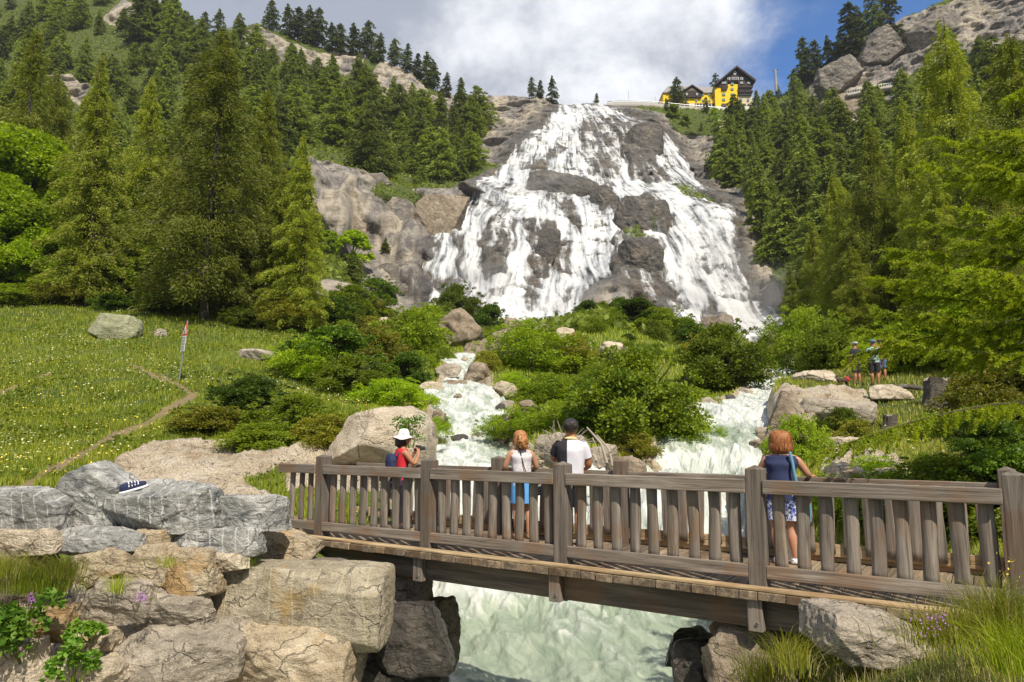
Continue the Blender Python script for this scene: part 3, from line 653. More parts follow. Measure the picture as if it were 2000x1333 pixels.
RM = {
 'granite': rock_mat('grey_granite', (.17,.18,.185), (.42,.42,.40), (.70,.70,.67), (.12,.125,.13)),
 'granite_lines': rock_mat('drilled_granite', (.17,.18,.18), (.40,.40,.38), (.66,.66,.63), (.12,.125,.13), lines=(.155, .11, (.66,.67,.66), .65)),
 'tan': rock_mat('tan_stone', (.33,.26,.17), (.52,.43,.30), (.68,.59,.44), (.20,.155,.10), stain=(.42,.26,.10)),
 'block': rock_mat('quarried_block', (.29,.25,.17), (.45,.395,.29), (.58,.52,.40), (.17,.15,.11), lines=(.30, .07, (.60,.53,.34), .5), stain=(.44,.30,.12)),
 'pale': rock_mat('pale_boulder', (.44,.37,.27), (.64,.55,.42), (.76,.68,.54), (.30,.235,.16), sc=.6),
 'greyrock': rock_mat('grey_boulder', (.27,.235,.19), (.42,.37,.30), (.58,.51,.42), (.15,.13,.10)),
 'brown': rock_mat('brown_boulder', (.18,.14,.10), (.31,.25,.185), (.48,.40,.30), (.09,.072,.055)),
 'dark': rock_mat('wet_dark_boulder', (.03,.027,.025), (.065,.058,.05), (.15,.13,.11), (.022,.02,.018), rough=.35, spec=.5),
 'far': rock_mat('far_boulder', (.20,.165,.12), (.34,.28,.21), (.48,.41,.31), (.12,.10,.08), sc=.25),
 'darkfar': rock_mat('wet_falls_rock', (.045,.043,.042), (.11,.102,.095), (.26,.225,.18), (.025,.023,.022), rough=.5, spec=.5, sc=.16),
 'cliffgrey': rock_mat('dark_cliff_rock', (.10,.095,.09), (.22,.20,.18), (.42,.37,.30), (.06,.055,.055), sc=.22),
 'lichen': rock_mat('lichened_boulder', (.27,.28,.17), (.37,.38,.24), (.47,.47,.34), (.20,.20,.14), sc=.6),
}
def ico(sub):
    bm = bmesh.new(); bmesh.ops.create_icosphere(bm, subdivisions=sub, radius=1); bm.verts.ensure_lookup_table()
    V = np.array([v.co[:] for v in bm.verts]); F = np.array([[v.index for v in f.verts] for f in bm.faces]); bm.free(); return V, F
ICO = {s: ico(s) for s in (3, 4, 5, 6)}
def rock_shape(seed, dims, n=3.0, cuts=7, rough=.08, sub=5, peak=None):
    rs = np.random.RandomState(seed); V, F = ICO[sub]; V = V.copy()
    V = V/((np.abs(V)**n).sum(1)**(1/n))[:, None]
    for i in range(int(cuts*1.9)+2):
        q = rs.normal(size=3); q /= np.linalg.norm(q); o = rs.uniform(.56, .90)*(np.abs(q)**(n/(n-1))).sum()**((n-1)/n)
        d = np.maximum(V@q-o, 0); V -= q*d[:, None]
    if peak is not None: V[:, 2] *= np.where(V[:, 2] > 0, 1-np.clip(np.abs(V[:, 0]-peak[0])*peak[1], 0, .85), 1)
    D = np.array(dims)/2; L = min(dims)
    r = V/np.linalg.norm(V, axis=1)[:, None]; W = V*D
    nn = .7*fbm(W[:, 0]/L*1.6+seed, W[:, 1]/L*1.6, W[:, 2]/L*1.6, 5, seed, .55)+.8*fbm(W[:, 0]/L*2.2+W[:, 2]/L, W[:, 1]/L*2.2+seed, W[:, 2]/L*2.8, 4, seed+1, .6, True)
    return W+r*(nn*rough*L)[:, None], F
nrock = 0
def rock(x0, y0, x1, y1, D, kind, label, n=3.2, cuts=7, rough=.07, deep=.8, group=None, name='boulder', roll=0, sub=5, cat=None, peak=None, seed=None, yaw=None, snap=True):
    global nrock; nrock += 1; seed = seed or nrock*13+7
    cxp, cyp = (x0+x1)/2, (y0+y1)/2
    if name == 'boulder' and D > 13 and snap: D = hit(cxp, y1-(y1-y0)*.12, D)
    a = at(x0, cyp, D); b = at(x1, cyp, D); tp = at(cxp, y0, D); bt = at(cxp, y1, D)
    w = (b[0]-a[0]); h = tp[2]-bt[2]; dep = max(min(w, h*1.6)*deep, .25)
    V, F = rock_shape(seed, (w*1.03, dep, h*1.04), n, cuts, rough, sub, peak)
    V[:, 2] += h/2
    o = mesh_np(name, V, F, [RM[kind]])
    o.location = ((a[0]+b[0])/2, D+dep*(.46 if name == 'wall_stone' else .25), bt[2]); rn = random.Random(seed)
    o.rotation_euler = (rn.uniform(-.05, .05), roll, yaw if yaw is not None else rn.uniform(-.12, .12)-.1)
    return tag(o, label, cat or ('stone' if name != 'boulder' else 'boulder'), group)
GW = 'stones of the dry wall beside the bridge'
def ws(x0, y0, x1, y1, D, kind, label, **k):
    k.setdefault('n', 5); k['n'] = max(k['n'], 3)*1.8; k.setdefault('rough', .055); k.setdefault('cuts', 4); k.setdefault('deep', .75); k.setdefault('sub', 6)
    e = 4; x0 -= e; x1 += e; y0 -= 2; y1 += 2
    return rock(x0, y0, x1, y1, D, kind, label, group=GW, name='wall_stone', **k)
ws(-70, 963, 108, 1040, 8.9, 'granite_lines', 'flat-topped grey granite slab with drill grooves at the left edge', n=8)
ws(100, 908, 228, 1040, 9.15, 'granite', 'tall pointed grey granite stone rising highest on the wall', n=2.6, peak=(-.05, .55), cuts=3, roll=0)
ws(200, 945, 400, 1040, 9.0, 'granite_lines', 'domed grey granite stone with white drill grooves under the shoe', n=3.6, cuts=3)
ws(390, 976, 538, 1050, 9.3, 'granite', 'speckled grey granite block nearest the bridge on the top course', n=6, cuts=4)
ws(105, 1037, 270, 1087, 8.8, 'granite', 'long thin grey granite slab below the pointed stone', n=5)
ws(312, 1036, 494, 1088, 9.05, 'granite_lines', 'low grey granite slab with pale grooves below the speckled block', n=7)
ws(266, 1039, 318, 1078, 8.95, 'tan', 'small tan stone wedged between two grey granite slabs')
ws(-70, 1038, 112, 1095, 8.75, 'pale', 'pale weathered stone under the slab at the left edge')
ws(488, 1045, 622, 1112, 9.95, 'tan', 'angular tan stone under the left end of the bridge railing', cuts=9, n=4)
ws(134, 1078, 246, 1152, 8.7, 'tan', 'rounded tan stone beside the flowering grass tuft', n=3)
ws(243, 1072, 322, 1152, 8.72, 'tan', 'upright tan stone with horizontal cracks', n=4)
ws(316, 1078, 404, 1112, 8.8, 'tan', 'small flat tan stone above the cracked brown stone', n=3.5)
ws(306, 1104, 410, 1168, 8.7, 'tan', 'brown stone with a flat face left of the huge drilled block', n=5)
ws(408, 1086, 480, 1120, 9.0, 'pale', 'small whitish stone on top of the huge drilled block', n=3)
ws(374, 1118, 744, 1270, 9.0, 'block', 'huge quarried block with yellow drill grooves partly shaded by the bridge', n=8, cuts=4, rough=.03, deep=.5, seed=77)
ws(128, 1143, 272, 1228, 8.5, 'greyrock', 'long smooth grey stone with a wedge-shaped left end', n=3.4)
ws(240, 1160, 402, 1242, 8.6, 'greyrock', 'grey stone with deep shadowed fractures left of the huge block', n=5, cuts=9)
ws(75, 1150, 150, 1226, 8.6, 'greyrock', 'dark grey stone behind the purple thyme flowers', n=3)
ws(122, 1238, 222, 1302, 8.35, 'tan', 'ochre stone with a rounded end near the bramble leaves', n=3.4)
ws(202, 1240, 440, 1385, 8.35, 'greyrock', 'broad rough grey-brown stone scattered with chippings', n=5, cuts=8)
ws(398, 1240, 752, 1400, 8.7, 'tan', 'broad tan stone with an orange stain below the huge block', n=5, cuts=6)
ws(105, 1298, 222, 1380, 8.1, 'pale', 'pale stone at the bottom edge beside the bramble', n=3)
ws(-30, 1272, 100, 1400, 7.9, 'pale', 'whitish slanting stone in the bottom left corner', n=4, roll=-.3)
ws(30, 1185, 118, 1262, 8.3, 'tan', 'tan stone half hidden behind bramble leaves')
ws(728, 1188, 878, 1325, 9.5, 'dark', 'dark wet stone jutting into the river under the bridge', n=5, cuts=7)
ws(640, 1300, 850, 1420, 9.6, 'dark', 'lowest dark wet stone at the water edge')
ws(755, 1112, 830, 1196, 10.5, 'greyrock', 'square grey stone carrying the bridge beam', n=9, cuts=2)
ws(-80, 1090, 60, 1190, 8.7, 'brown', 'brown stone behind the grass tuft at the left edge')
for q in range(5): ws(430+q*80, 1180, 560+q*80, 1330, 10.6, 'brown', 'brown packing stone deep inside the wall', seed=300+q)
o = ws(582, 1098, 668, 1131, 9.9, 'tan', 'short wooden block wedged under the end of the bridge', n=12, cuts=1, rough=.02); o.name = 'timber_block'; o['category'] = 'timber'; o.data.materials[0] = WX; del o['group']
bd = lambda *a, **k: rock(*a, **k)
bd(1576, 1200, 1834, 1305, 6.25, 'greyrock', 'broad grey boulder in the grass under the right end of the bridge', n=8, sub=6, rough=.06, cuts=8, deep=1.0)
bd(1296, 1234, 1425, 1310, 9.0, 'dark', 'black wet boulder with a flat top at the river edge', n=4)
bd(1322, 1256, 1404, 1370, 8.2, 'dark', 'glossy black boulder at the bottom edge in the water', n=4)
bd(1392, 1220, 1575, 1400, 7.7, 'brown', 'brown wedge-shaped boulder beneath the bridge beam', n=4, cuts=9)
bd(1390, 1208, 1450, 1246, 9.6, 'brown', 'small brown boulder tucked under the bridge beam')
bd(612, 788, 838, 950, 14.6, 'pale', 'large smooth pale boulder behind the woman in the sun hat', n=2.7, cuts=4, rough=.04, deep=1.2)
bd(845, 603, 932, 695, 62, 'brown', 'tall leaning brown boulder with a shrub on top', n=3.5, cuts=9, roll=.12, deep=1)
bd(938, 642, 1014, 710, 60, 'brown', 'brown boulder with a pale top beside the leaning boulder', n=3.5, cuts=9)
bd(972, 680, 1012, 718, 52, 'pale', 'small pale boulder above the left cascade', n=4)
bd(905, 668, 960, 705, 54, 'brown', 'brown boulder filling the gap below the leaning boulder', n=3.2)
bd(850, 710, 898, 745, 43, 'greyrock', 'grey-brown boulder on the left bank of the left cascade', n=4)
bd(848, 738, 914, 784, 38, 'brown', 'dark brown rounded boulder splitting the left cascade', n=3)
bd(903, 710, 964, 762, 42, 'brown', 'reddish brown slanting boulder right of the left cascade', n=3.4, roll=-.2)
bd(958, 742, 1018, 782, 38, 'pale', 'pale boulder in the grass right of the left cascade', n=3)
bd(838, 798, 872, 838, 30, 'brown', 'pointed brown boulder standing in the white water', n=2.6, peak=(0, .6))
bd(866, 846, 920, 884, 24, 'dark', 'dark round boulder with pale bands in the white water', n=2.8)
bd(963, 812, 1014, 876, 24.5, 'brown', 'dark boulder below the tangle of dead branches', n=3.4)
bd(1048, 845, 1146, 925, 19.8, 'greyrock', 'large grey boulder behind the man on the bridge', n=3, cuts=8)
bd(1140, 868, 1215, 930, 20, 'greyrock', 'low grey boulder beside the bleached driftwood', n=3.2)
bd(1186, 895, 1262, 945, 20.2, 'brown', 'brown wet boulder at the edge of the right cascade', n=3.2)
bd(1124, 582, 1184, 632, 138, 'far', 'rounded tan boulder at the foot of the falls', n=3)
bd(1128, 662, 1158, 702, 60, 'pale', 'pale boulder on the left of the tiny spout', n=3.4)
bd(1170, 668, 1218, 700, 60, 'pale', 'pale low boulder on the right of the tiny spout', n=3.4)
bd(1298, 748, 1334, 782, 40, 'pale', 'pale pyramid-shaped boulder on the grassy island', n=3, peak=(.1, .5))
bd(1160, 768, 1218, 802, 33, 'pale', 'flat pale boulder half buried among island shrubs', n=3)
bd(1010, 780, 1050, 806, 31, 'brown', 'small brown boulder below the island grass', n=3)
bd(694, 622, 716, 656, 72, 'dark', 'small dark upright boulder among the bushes', n=3)
bd(708, 658, 748, 694, 60, 'greyrock', 'grey boulder beside a trickle among the bushes', n=3)
bd(690, 682, 722, 714, 56, 'pale', 'pale boulder under the trickle among the bushes', n=3)
bd(733, 620, 768, 646, 84, 'pale', 'cream boulder on the slope below the cliff', n=3)
bd(788, 622, 814, 646, 86, 'pale', 'small cream boulder nearest the left edge of the falls', n=3)
bd(162, 610, 262, 668, 43, 'lichen', 'large lichen-covered boulder in the flower meadow', n=2.6, cuts=6, rough=.04)
bd(298, 643, 322, 662, 42, 'greyrock', 'small grey boulder in the flower meadow', n=3)
bd(452, 678, 534, 706, 36.5, 'greyrock', 'low grey outcrop poking out of the meadow edge', n=3)
bd(978, 622, 1040, 668, 108, 'brown', 'mossy dark boulder at the foot of the falls', n=3)
bd(1506, 628, 1566, 686, 100, 'brown', 'dark mossy boulder in the spray at the right', n=3)
bd(1462, 696, 1500, 732, 52, 'pale', 'pale boulder at the bend of the right channel', n=3)
bd(1472, 722, 1514, 764, 45, 'pale', 'pale speckled boulder above the right cascade', n=3)
bd(1555, 724, 1642, 752, 30, 'pale', 'long flat pale boulder behind the small dog', n=3)
bd(1700, 752, 1794, 786, 24, 'pale', 'smooth pale slab beside the tall tree stump', n=3)
bd(1497, 765, 1582, 925, 22.5, 'brown', 'steep dark rock flank beside the right cascade', n=3.2, cuts=8, deep=.7)
bd(1560, 768, 1712, 838, 23, 'greyrock', 'long overhanging grey rock with a shaded underside', n=3.2, cuts=8)
bd(1610, 905, 1720, 1010, 15, 'tan', 'reddish brown rock behind the woman with the blue bag', n=3.2)
bd(1700, 920, 1790, 1010, 14, 'tan', 'ochre rock below the drooping larch branch', n=3.2)
bd(1620, 850, 1690, 880, 18, 'pale', 'small pale rock on the right bank', n=3)
bd(820, 902, 905, 945, 16.5, 'tan', 'tan rock at the water edge behind the railing', n=3)
for a in [(790,362,902,472,166,'huge pale angular slab of the left cliff beside the falls',3.6,.30),(700,388,806,505,170,'grey upright buttress in the middle of the left cliff',6,0),(636,402,712,520,160,'tall pale buttress at the left end of the cliff',6,0),(690,340,770,396,176,'dark block under the larches on top of the left cliff',5,0),(728,512,842,600,155,'low layered slab at the bottom of the left cliff',5,-.05),(800,474,852,528,160,'small tan block wedged below the angular slab',5,.3)]:
    o = rock(a[0], a[1], a[2], a[3], a[4], 'far' if 'pale' in a[5] or 'tan' in a[5] else 'cliffgrey', a[5], n=a[6], cuts=6, rough=.05, deep=.35, snap=False, sub=6, roll=a[7]); o.name = 'cliff_block'; o['category'] = 'rock'
for a in [(1028,336,1158,394,197,'long dark slab jutting across the middle of the falls',3.6,.12),(1154,360,1208,416,196,'small dark rock right of the long slab in the falls',3,0),(1198,382,1316,470,190,'rounded dark bulge in the centre of the falls',2.8,.1),(1210,240,1300,362,262,'tall dark dry slab near the top right of the falls',3,.15),(1034,430,1076,546,172,'narrow brown rib showing through the lower left falls',2.8,.22),(1206,468,1300,560,172,'dark wall of rock below the mossy ledge in the falls',4,.05)]:
    o = rock(a[0], a[1], a[2], a[3], hit((a[0]+a[2])/2, a[3]-6, a[4], .9, 1.1)+2.4, 'darkfar', a[5], n=a[6], cuts=5, rough=.08, deep=.35, snap=False, sub=6, roll=a[7])
for a in [(1618,178,1760,250,252,'pale overhanging block below the rock gallery',5,-.1),(1600,120,1700,180,272,'layered dark band low on the right cliff',6,-.45),(1700,50,1800,120,276,'dark overhanging brow of the right cliff',6,-.45),(1800,10,1900,90,270,'jutting grey rib near the top of the right cliff',5,-.4)]:
    o = rock(a[0], a[1], a[2], a[3], a[4], 'far' if 'pale' in a[5] else 'cliffgrey', a[5], n=a[6], cuts=6, rough=.07, deep=.4, snap=False, sub=6, roll=a[7]); o.name = 'cliff_block'; o['category'] = 'rock'
bd(1370, 610, 1434, 660, 142, 'far', 'wet brown boulder at the foot of the right fall', n=3)
srs = random.Random(21)
for ri, rv in ((1, RIV_L), (2, RIV_R)):
    for k in range(30 if ri == 1 else 24):
        q = srs.uniform(0, len(rv)-(2.01 if ri == 1 else 3.01)); i = int(q); f = q-i; a_, b_ = rv[i], rv[i+1]
        if a_[3] < 100: continue
        D, l, r, v = [a_[j]*(1-f)+b_[j]*f for j in range(4)]; side = srs.choice([0, 0, 1, 1, .5 if ri == 1 else 0]); x = l+(r-l)*(side+srs.uniform(-.12, .12)); s = srs.uniform(7, 19)*26/D
        bd(x-s, v-s*1.1, x+s, v+s*.5, D, srs.choice(['brown', 'greyrock', 'dark', 'tan']), 'wet rock edging the %s' % ('left stream' if ri == 1 else 'right cascade'), group='wet rocks edging the %s' % ('left stream' if ri == 1 else 'right cascade'), sub=4, snap=False)
for i, (x, y, s, D) in enumerate([(980,868,20,23),(1026,878,26,21.5),(840,760,24,36),(930,790,18,32),(760,770,26,36),(1250,850,24,24),(1330,812,20,27),(1380,790,26,31),(1455,772,20,37),(1420,660,26,130),(880,632,22,120),(940,645,20,118),(1060,645,22,118),(1215,690,20,58),(1100,650,22,100),(660,700,24,46),(1500,705,20,60),(1230,880,26,22),(840,890,20,21),(1555,700,26,58)]):
    bd(x-s, y-s*.6, x+s, y+s*.7, D, ['brown', 'greyrock', 'pale'][i % 3], 'small bank boulder scattered beside the streams and falls', group='small boulders beside the streams', sub=4)
# ---------------------------------------------------------------- people
SKIN = flat_mat('skin', (.50, .26, .16), .55, var=.08)
SKIN2 = flat_mat('tanned_skin', (.42, .19, .10), .55, var=.08)
def cloth(name, c, **k): return flat_mat(name, c, .85, var=k.get('var', .15), scale=14)
def pattern_mat(name, c1, c2, scale, lo, hi, c3=None):
    m, t = new_mat(name); P = t.new('ShaderNodeTexCoord').outputs['Object']
    n = t.noise(P, scale, 3, .6, 1.5); c = t.mix(t.step(n, lo, hi), c1, c2)
    if c3: c = t.mix(t.step(t.noise(P, scale*1.7, 2), .58, .62), c, c3)
    t.link(c, t.b.inputs['Base Color']); t.b.inputs['Roughness'].default_value = .85; return m
def skinned(name, nodes, edges, mat, parent, root, sub=2, grow=0.):
    names = list(nodes); ix = {n: i for i, n in enumerate(names)}
    me = bpy.data.meshes.new(name); me.from_pydata([nodes[n][0] for n in names], [(ix[a], ix[b]) for a, b in edges], []); me.materials.append(mat)
    o = bpy.data.objects.new(name, me); COL.objects.link(o); o.parent = parent
    md = o.modifiers.new('skin', 'SKIN'); md.use_smooth_shade = True; md.branch_smoothing = .6
    sv = me.skin_vertices[0].data
    for n in names:
        r = nodes[n][1]; r = r if isinstance(r, tuple) else (r, r)
        sv[ix[n]].radius = ((r[0]+grow)*SKF, (r[1]+grow)*SKF); sv[ix[n]].use_root = (n == root)
    s = o.modifiers.new('sub', 'SUBSURF'); s.levels = sub; s.render_levels = sub
    return o
SKF = 1.13
def person(label, loc, rz, H, female, pose, skin, sleeves=False):
    """pose: dict of overrides for joints, in units of height, local +Y is the way the person faces"""
    p = empty('person', loc, rz, label, 'person')
    J = {'pelvis': (0, 0, .515), 'waist': (0, 0, .60), 'chest': (0, 0, .72), 'upper': (0, 0, .79), 'neck': (0, .008, .85), 'jaw': (0, .02, .893), 'skull': (0, .008, .945)}
    for s, k in ((-1, 'l'), (1, 'r')):
        J.update({'hip'+k: (s*.055, 0, .49), 'thigh'+k: (s*.058, 0, .40), 'knee'+k: (s*.058, .008, .275), 'calf'+k: (s*.058, -.012, .19), 'ankle'+k: (s*.056, -.012, .045), 'toe'+k: (s*.066, .085, .018),
                  'shoulder'+k: (s*.102, 0, .795), 'elbow'+k: (s*.135, .0, .63), 'wrist'+k: (s*.14, .07, .50), 'palm'+k: (s*.14, .09, .465)})
    J.update(pose)
    hw = .052 if female else .047
    Rr = {'pelvis': (.082, .06), 'waist': (.066 if female else .074, .052), 'chest': (.078 if female else .09, .06), 'upper': (.07 if female else .085, .05), 'neck': .031, 'jaw': (.043, .05), 'skull': (.052, .06)}
    for k in 'lr': Rr.update({'hip'+k: hw+.008, 'thigh'+k: .048, 'knee'+k: .033, 'calf'+k: .034, 'ankle'+k: .021, 'toe'+k: (.024, .015), 'shoulder'+k: .032 if female else .036, 'elbow'+k: .024 if female else .028, 'wrist'+k: .0155, 'palm'+k: (.021, .011)})
    N = {}
    for n, q in J.items():
        r = Rr[n]; r = (r[0]*H, r[1]*H) if isinstance(r, tuple) else r*H
        N[n] = (tuple(c*H for c in q), r)
    E = [('pelvis', 'waist'), ('waist', 'chest'), ('chest', 'upper'), ('upper', 'neck'), ('neck', 'jaw'), ('jaw', 'skull')]
    for k in 'lr':
        E += [('pelvis', 'hip'+k), ('hip'+k, 'thigh'+k), ('thigh'+k, 'knee'+k), ('knee'+k, 'calf'+k), ('calf'+k, 'ankle'+k), ('ankle'+k, 'toe'+k), ('upper', 'shoulder'+k), ('shoulder'+k, 'elbow'+k), ('elbow'+k, 'wrist'+k), ('wrist'+k, 'palm'+k)]
        P = Vector(J['palm'+k]); W = Vector(J['wrist'+k]); d = (P-W).normalized(); sd = d.cross(Vector((0, 0, 1)))
        sd = sd.normalized() if sd.length > .2 else Vector((1, 0, 0)); up = sd.cross(d)
        for fi, (off, ln) in enumerate(((-.013, .040), (-.0045, .046), (.0045, .043), (.013, .034))):
            a = P+sd*off+d*.012; b = a+d*ln*.5-up*.004; c = b+d*ln*.45-up*.016
            for nm, q, r in (('a', a, .0055), ('b', b, .005), ('c', c, .0042)): N[f'f{k}{fi}{nm}'] = (tuple(q*H), r*H)
            E += [('palm'+k, f'f{k}{fi}a'), (f'f{k}{fi}a', f'f{k}{fi}b'), (f'f{k}{fi}b', f'f{k}{fi}c')]
        sg = 1 if k == 'l' else -1
        a = W+d*.014+sd*sg*.016; b = a+d*.022+sd*sg*.012
        N['t'+k] = (tuple(a*H), .0062*H); N['u'+k] = (tuple(b*H), .005*H); E += [('wrist'+k, 't'+k), ('t'+k, 'u'+k)]
    sk = Vector(J['skull']); N['nose'] = (tuple((sk+Vector((0, .072, -.022)))*H), .009*H); E.append(('skull', 'nose'))
    for s in (-1, 1): N['ear%d' % s] = (tuple((sk+Vector((s*.056, 0, -.022)))*H), (.006*H, .012*H)); E.append(('skull', 'ear%d' % s))
    body = skinned('body', N, E, skin, p, 'pelvis')
    p_ = dict(J=J, Rr=Rr, H=H, root=p)
    return p_
def garment(P, name, joints, edges, mat, grow=.012, root=None, over=None, radii=None):
    H = P['H']; N = {}
    for n in joints:
        q = (over or {}).get(n, P['J'].get(n)); r = (radii or {}).get(n, P['Rr'].get(n, .05))
        r = (r[0]*H, r[1]*H) if isinstance(r, tuple) else r*H
        N[n] = (tuple(c*H for c in q), r)
    return skinned(name, N, edges, mat, P['root'], root or joints[0], grow=grow)
def loft(V, F, rings, seg=22, seed=0, fold=.02):
    b = len(V)
    for i, (c, rx, ry) in enumerate(rings):
        for j in range(seg):
            an = 2*math.pi*j/seg; w_ = 1+fold*math.sin(an*5+seed+i*.8)+fold*.7*math.sin(an*9+seed*2-i*1.3)
            V.append((c[0]+rx*w_*math.copysign(abs(math.cos(an))**.85, math.cos(an)), c[1]+ry*w_*math.sin(an), c[2]))
    for i in range(len(rings)-1):
        for j in range(seg): F.append((b+i*seg+j, b+i*seg+(j+1) % seg, b+(i+1)*seg+(j+1) % seg, b+(i+1)*seg+j))
def interp_rings(R_, n=4):
    o = []
    for a, c in zip(R_, R_[1:]):
        for k in range(n):
            t = k/n; o.append((tuple(a[0][q]*(1-t)+c[0][q]*t for q in range(3)), a[1]*(1-t)+c[1]*t, a[2]*(1-t)+c[2]*t))
    return o+[R_[-1]]
def wear(P, name, mat, torso=None, legs=None, sleeves=None, seed=1):
    """clothing lofted round the body; radii in units of height"""
    H = P['H']; J = P['J']; V = []; F = []
    if torso: loft(V, F, interp_rings([((J[n][0]*H, J[n][1]*H, (J[n][2]+dz)*H), rx*H, ry*H) for n, dz, rx, ry in torso]), seed=seed)
    if legs:
        for k in 'lr': loft(V, F, interp_rings([((J[n+k][0]*H, J[n+k][1]*H, (J[n+k][2]+dz)*H), r*H, r*1.1*H) for n, dz, r in legs]), 14, seed+3, .04)
    o = mesh_np(name, V, F, [mat], parent=P['root'])
    if sleeves:
        for k in 'lr':
            a = Vector(J['shoulder'+k]); b = Vector(J['elbow'+k]); pts = [tuple((a+(b-a)*q+Vector((0, 0, .006*(1-q))))*H) for q in (-.12, .15, .4, sleeves[0])]
            V2, F2 = tube_np(pts, np.array([.6, 1, 1, 1.05])*sleeves[1]*H, 12); mesh_np('sleeve', V2, F2, [mat], parent=P['root'])
    return o
TORSO_F = [('pelvis', -.035, .104, .078), ('pelvis', .03, .098, .076), ('waist', 0, .085, .066), ('chest', -.03, .092, .074), ('chest', .03, .104, .078), ('upper', .0, .118, .066), ('upper', .026, .108, .058), ('neck', -.018, .048, .042)]
TORSO_M = [('pelvis', -.02, .098, .074), ('waist', 0, .098, .074), ('chest', -.03, .108, .078), ('chest', .03, .118, .082), ('upper', .0, .128, .068), ('upper', .024, .108, .056), ('neck', -.012, .05, .045)]
def scl(T_, k): return [(a, b, c*k, d*k) for a, b, c, d in T_]
def blob(name, c, dims, mat, parent, seed=1, rough=.06, stretch=(1, 1, 1), n=2.2, sub=4):
    V, F = ICO[sub]; V = V/((np.abs(V)**n).sum(1)**(1/n))[:, None]
    d = fbm(V[:, 0]*3*stretch[0]+seed, V[:, 1]*3*stretch[1], V[:, 2]*3*stretch[2], 4, seed, .6)
    V = V*(1+d*rough*4)[:, None]*np.array(dims)/2+np.array(c)
    return mesh_np(name, V, F, [mat], parent=parent)
def hair_mat(name, c1, c2):
    m, t = new_mat(name); P = t.new('ShaderNodeTexCoord').outputs['Object']
    n = t.noise(P, 1, 5, .7, .6, sc=(70, 70, 9)); c = t.mix(t.step(n, .3, .7), c1, c2)
    t.link(c, t.b.inputs['Base Color']); t.b.inputs['Roughness'].default_value = .42; t.link(t.bump(n, .8, .01), t.b.inputs['Normal']); return m
def strands(name, c, dims, n, z_end, mat, parent, seed=1, w=.006, flare=.12):
    """loose locks laid over the head from the crown down"""
    rs = np.random.RandomState(seed); V = []; F = []; k = 9
    for i in range(n):
        an = rs.uniform(0, 6.28); a0 = rs.uniform(.05, .9); ze = z_end*rs.uniform(.72, 1.12); dr = rs.uniform(-.35, .35); b = len(V); out = 1.02+rs.uniform(0, .05)
        for j in range(k):
            t = j/(k-1); ph = a0+t*(1.65-a0)*1.0; ph = min(ph, 1.5708); zz_ = math.cos(ph)*dims[2]/2; r = math.sin(ph)*out
            if t > .5: zz_ = zz_-(t-.5)*2*ze; r = r*(1+flare*(t-.5)*rs.uniform(-.3, 1))
            A2 = an+dr*t; x = c[0]+math.cos(A2)*r*dims[0]/2; y = c[1]+math.sin(A2)*r*dims[1]/2; ww = w*(1-.75*t*t)
            V += [(x-math.sin(A2)*ww, y+math.cos(A2)*ww, c[2]+zz_), (x+math.sin(A2)*ww, y-math.cos(A2)*ww, c[2]+zz_)]
        for j in range(k-1): F.append((b+2*j, b+2*j+1, b+2*j+3, b+2*j+2))
    return mesh_np(name, V, F, [mat], parent=parent)
def strip(name, pts, w, th, mat, parent):
    V, F = tube_np(pts, 1.0, 6); C = np.repeat(np.array(pts), 6, 0); d = V-C
    V = C+d*np.array([w, th, w]); return mesh_np(name, V, F, [mat], parent=parent)
FZ = -.02
shoe_m = cloth('dark_shoe', (.03, .03, .035)); white_m = cloth('white_cloth', (.78, .78, .80), var=.05)
def shoes(P, mat):
    H = P['H']
    for k in 'lr':
        a = P['J']['ankle'+k]; t = P['J']['toe'+k]
        blob('shoe', ((a[0]+t[0])/2*H, (a[1]+t[1])/2*H, .022*H), (.062*H, .16*H, .05*H), mat, P['root'], 3, .02, n=3)
# woman in navy leaning on the far rail
x, y, z = B2W(6.48, 1.50, FZ)
lean = {'chest': (0, .05, .715), 'upper': (0, .07, .775), 'neck': (0, .09, .84), 'jaw': (0, .115, .885), 'skull': (0, .105, .935), 'waist': (0, .02, .60)}
W1 = person('woman with copper bob in a navy sleeveless top leaning on the railing', (x, y, z), R(-24), 1.60, True, dict(lean, **{
    'shoulderl': (-.112, .06, .782), 'shoulderr': (.112, .06, .782), 'elbowl': (-.175, .10, .665), 'elbowr': (.185, .11, .665), 'wristl': (-.13, .20, .645), 'wristr': (.20, .22, .645), 'palml': (-.115, .235, .645), 'palmr': (.215, .25, .645),
    'anklel': (-.04, -.012, .045), 'ankler': (.075, .0, .045)}), SKIN)
navy = cloth('navy_fabric', (.018, .027, .085)); TOP = ['pelvis', 'waist', 'chest', 'upper', 'shoulderl', 'shoulderr']
TE = [('pelvis', 'waist'), ('waist', 'chest'), ('chest', 'upper'), ('upper', 'shoulderl'), ('upper', 'shoulderr')]
wear(W1, 'top', navy, scl(TORSO_F, 1.16))
SH = ['pelvis', 'hipl', 'thighl', 'hipr', 'thighr']; SE = [('pelvis', 'hipl'), ('hipl', 'thighl'), ('pelvis', 'hipr'), ('hipr', 'thighr')]
wear(W1, 'shorts', pattern_mat('blue_white_print', (.75, .78, .85), (.05, .10, .42), 26, .48, .52), [('pelvis', -.05, .085, .075), ('pelvis', .0, .112, .088), ('pelvis', .05, .104, .08)], [('hip', .0, .062), ('thigh', .0, .062), ('thigh', -.075, .060)], seed=4)
cop = hair_mat('copper_hair', (.15, .04, .012), (.48, .19, .05)); H = 1.6
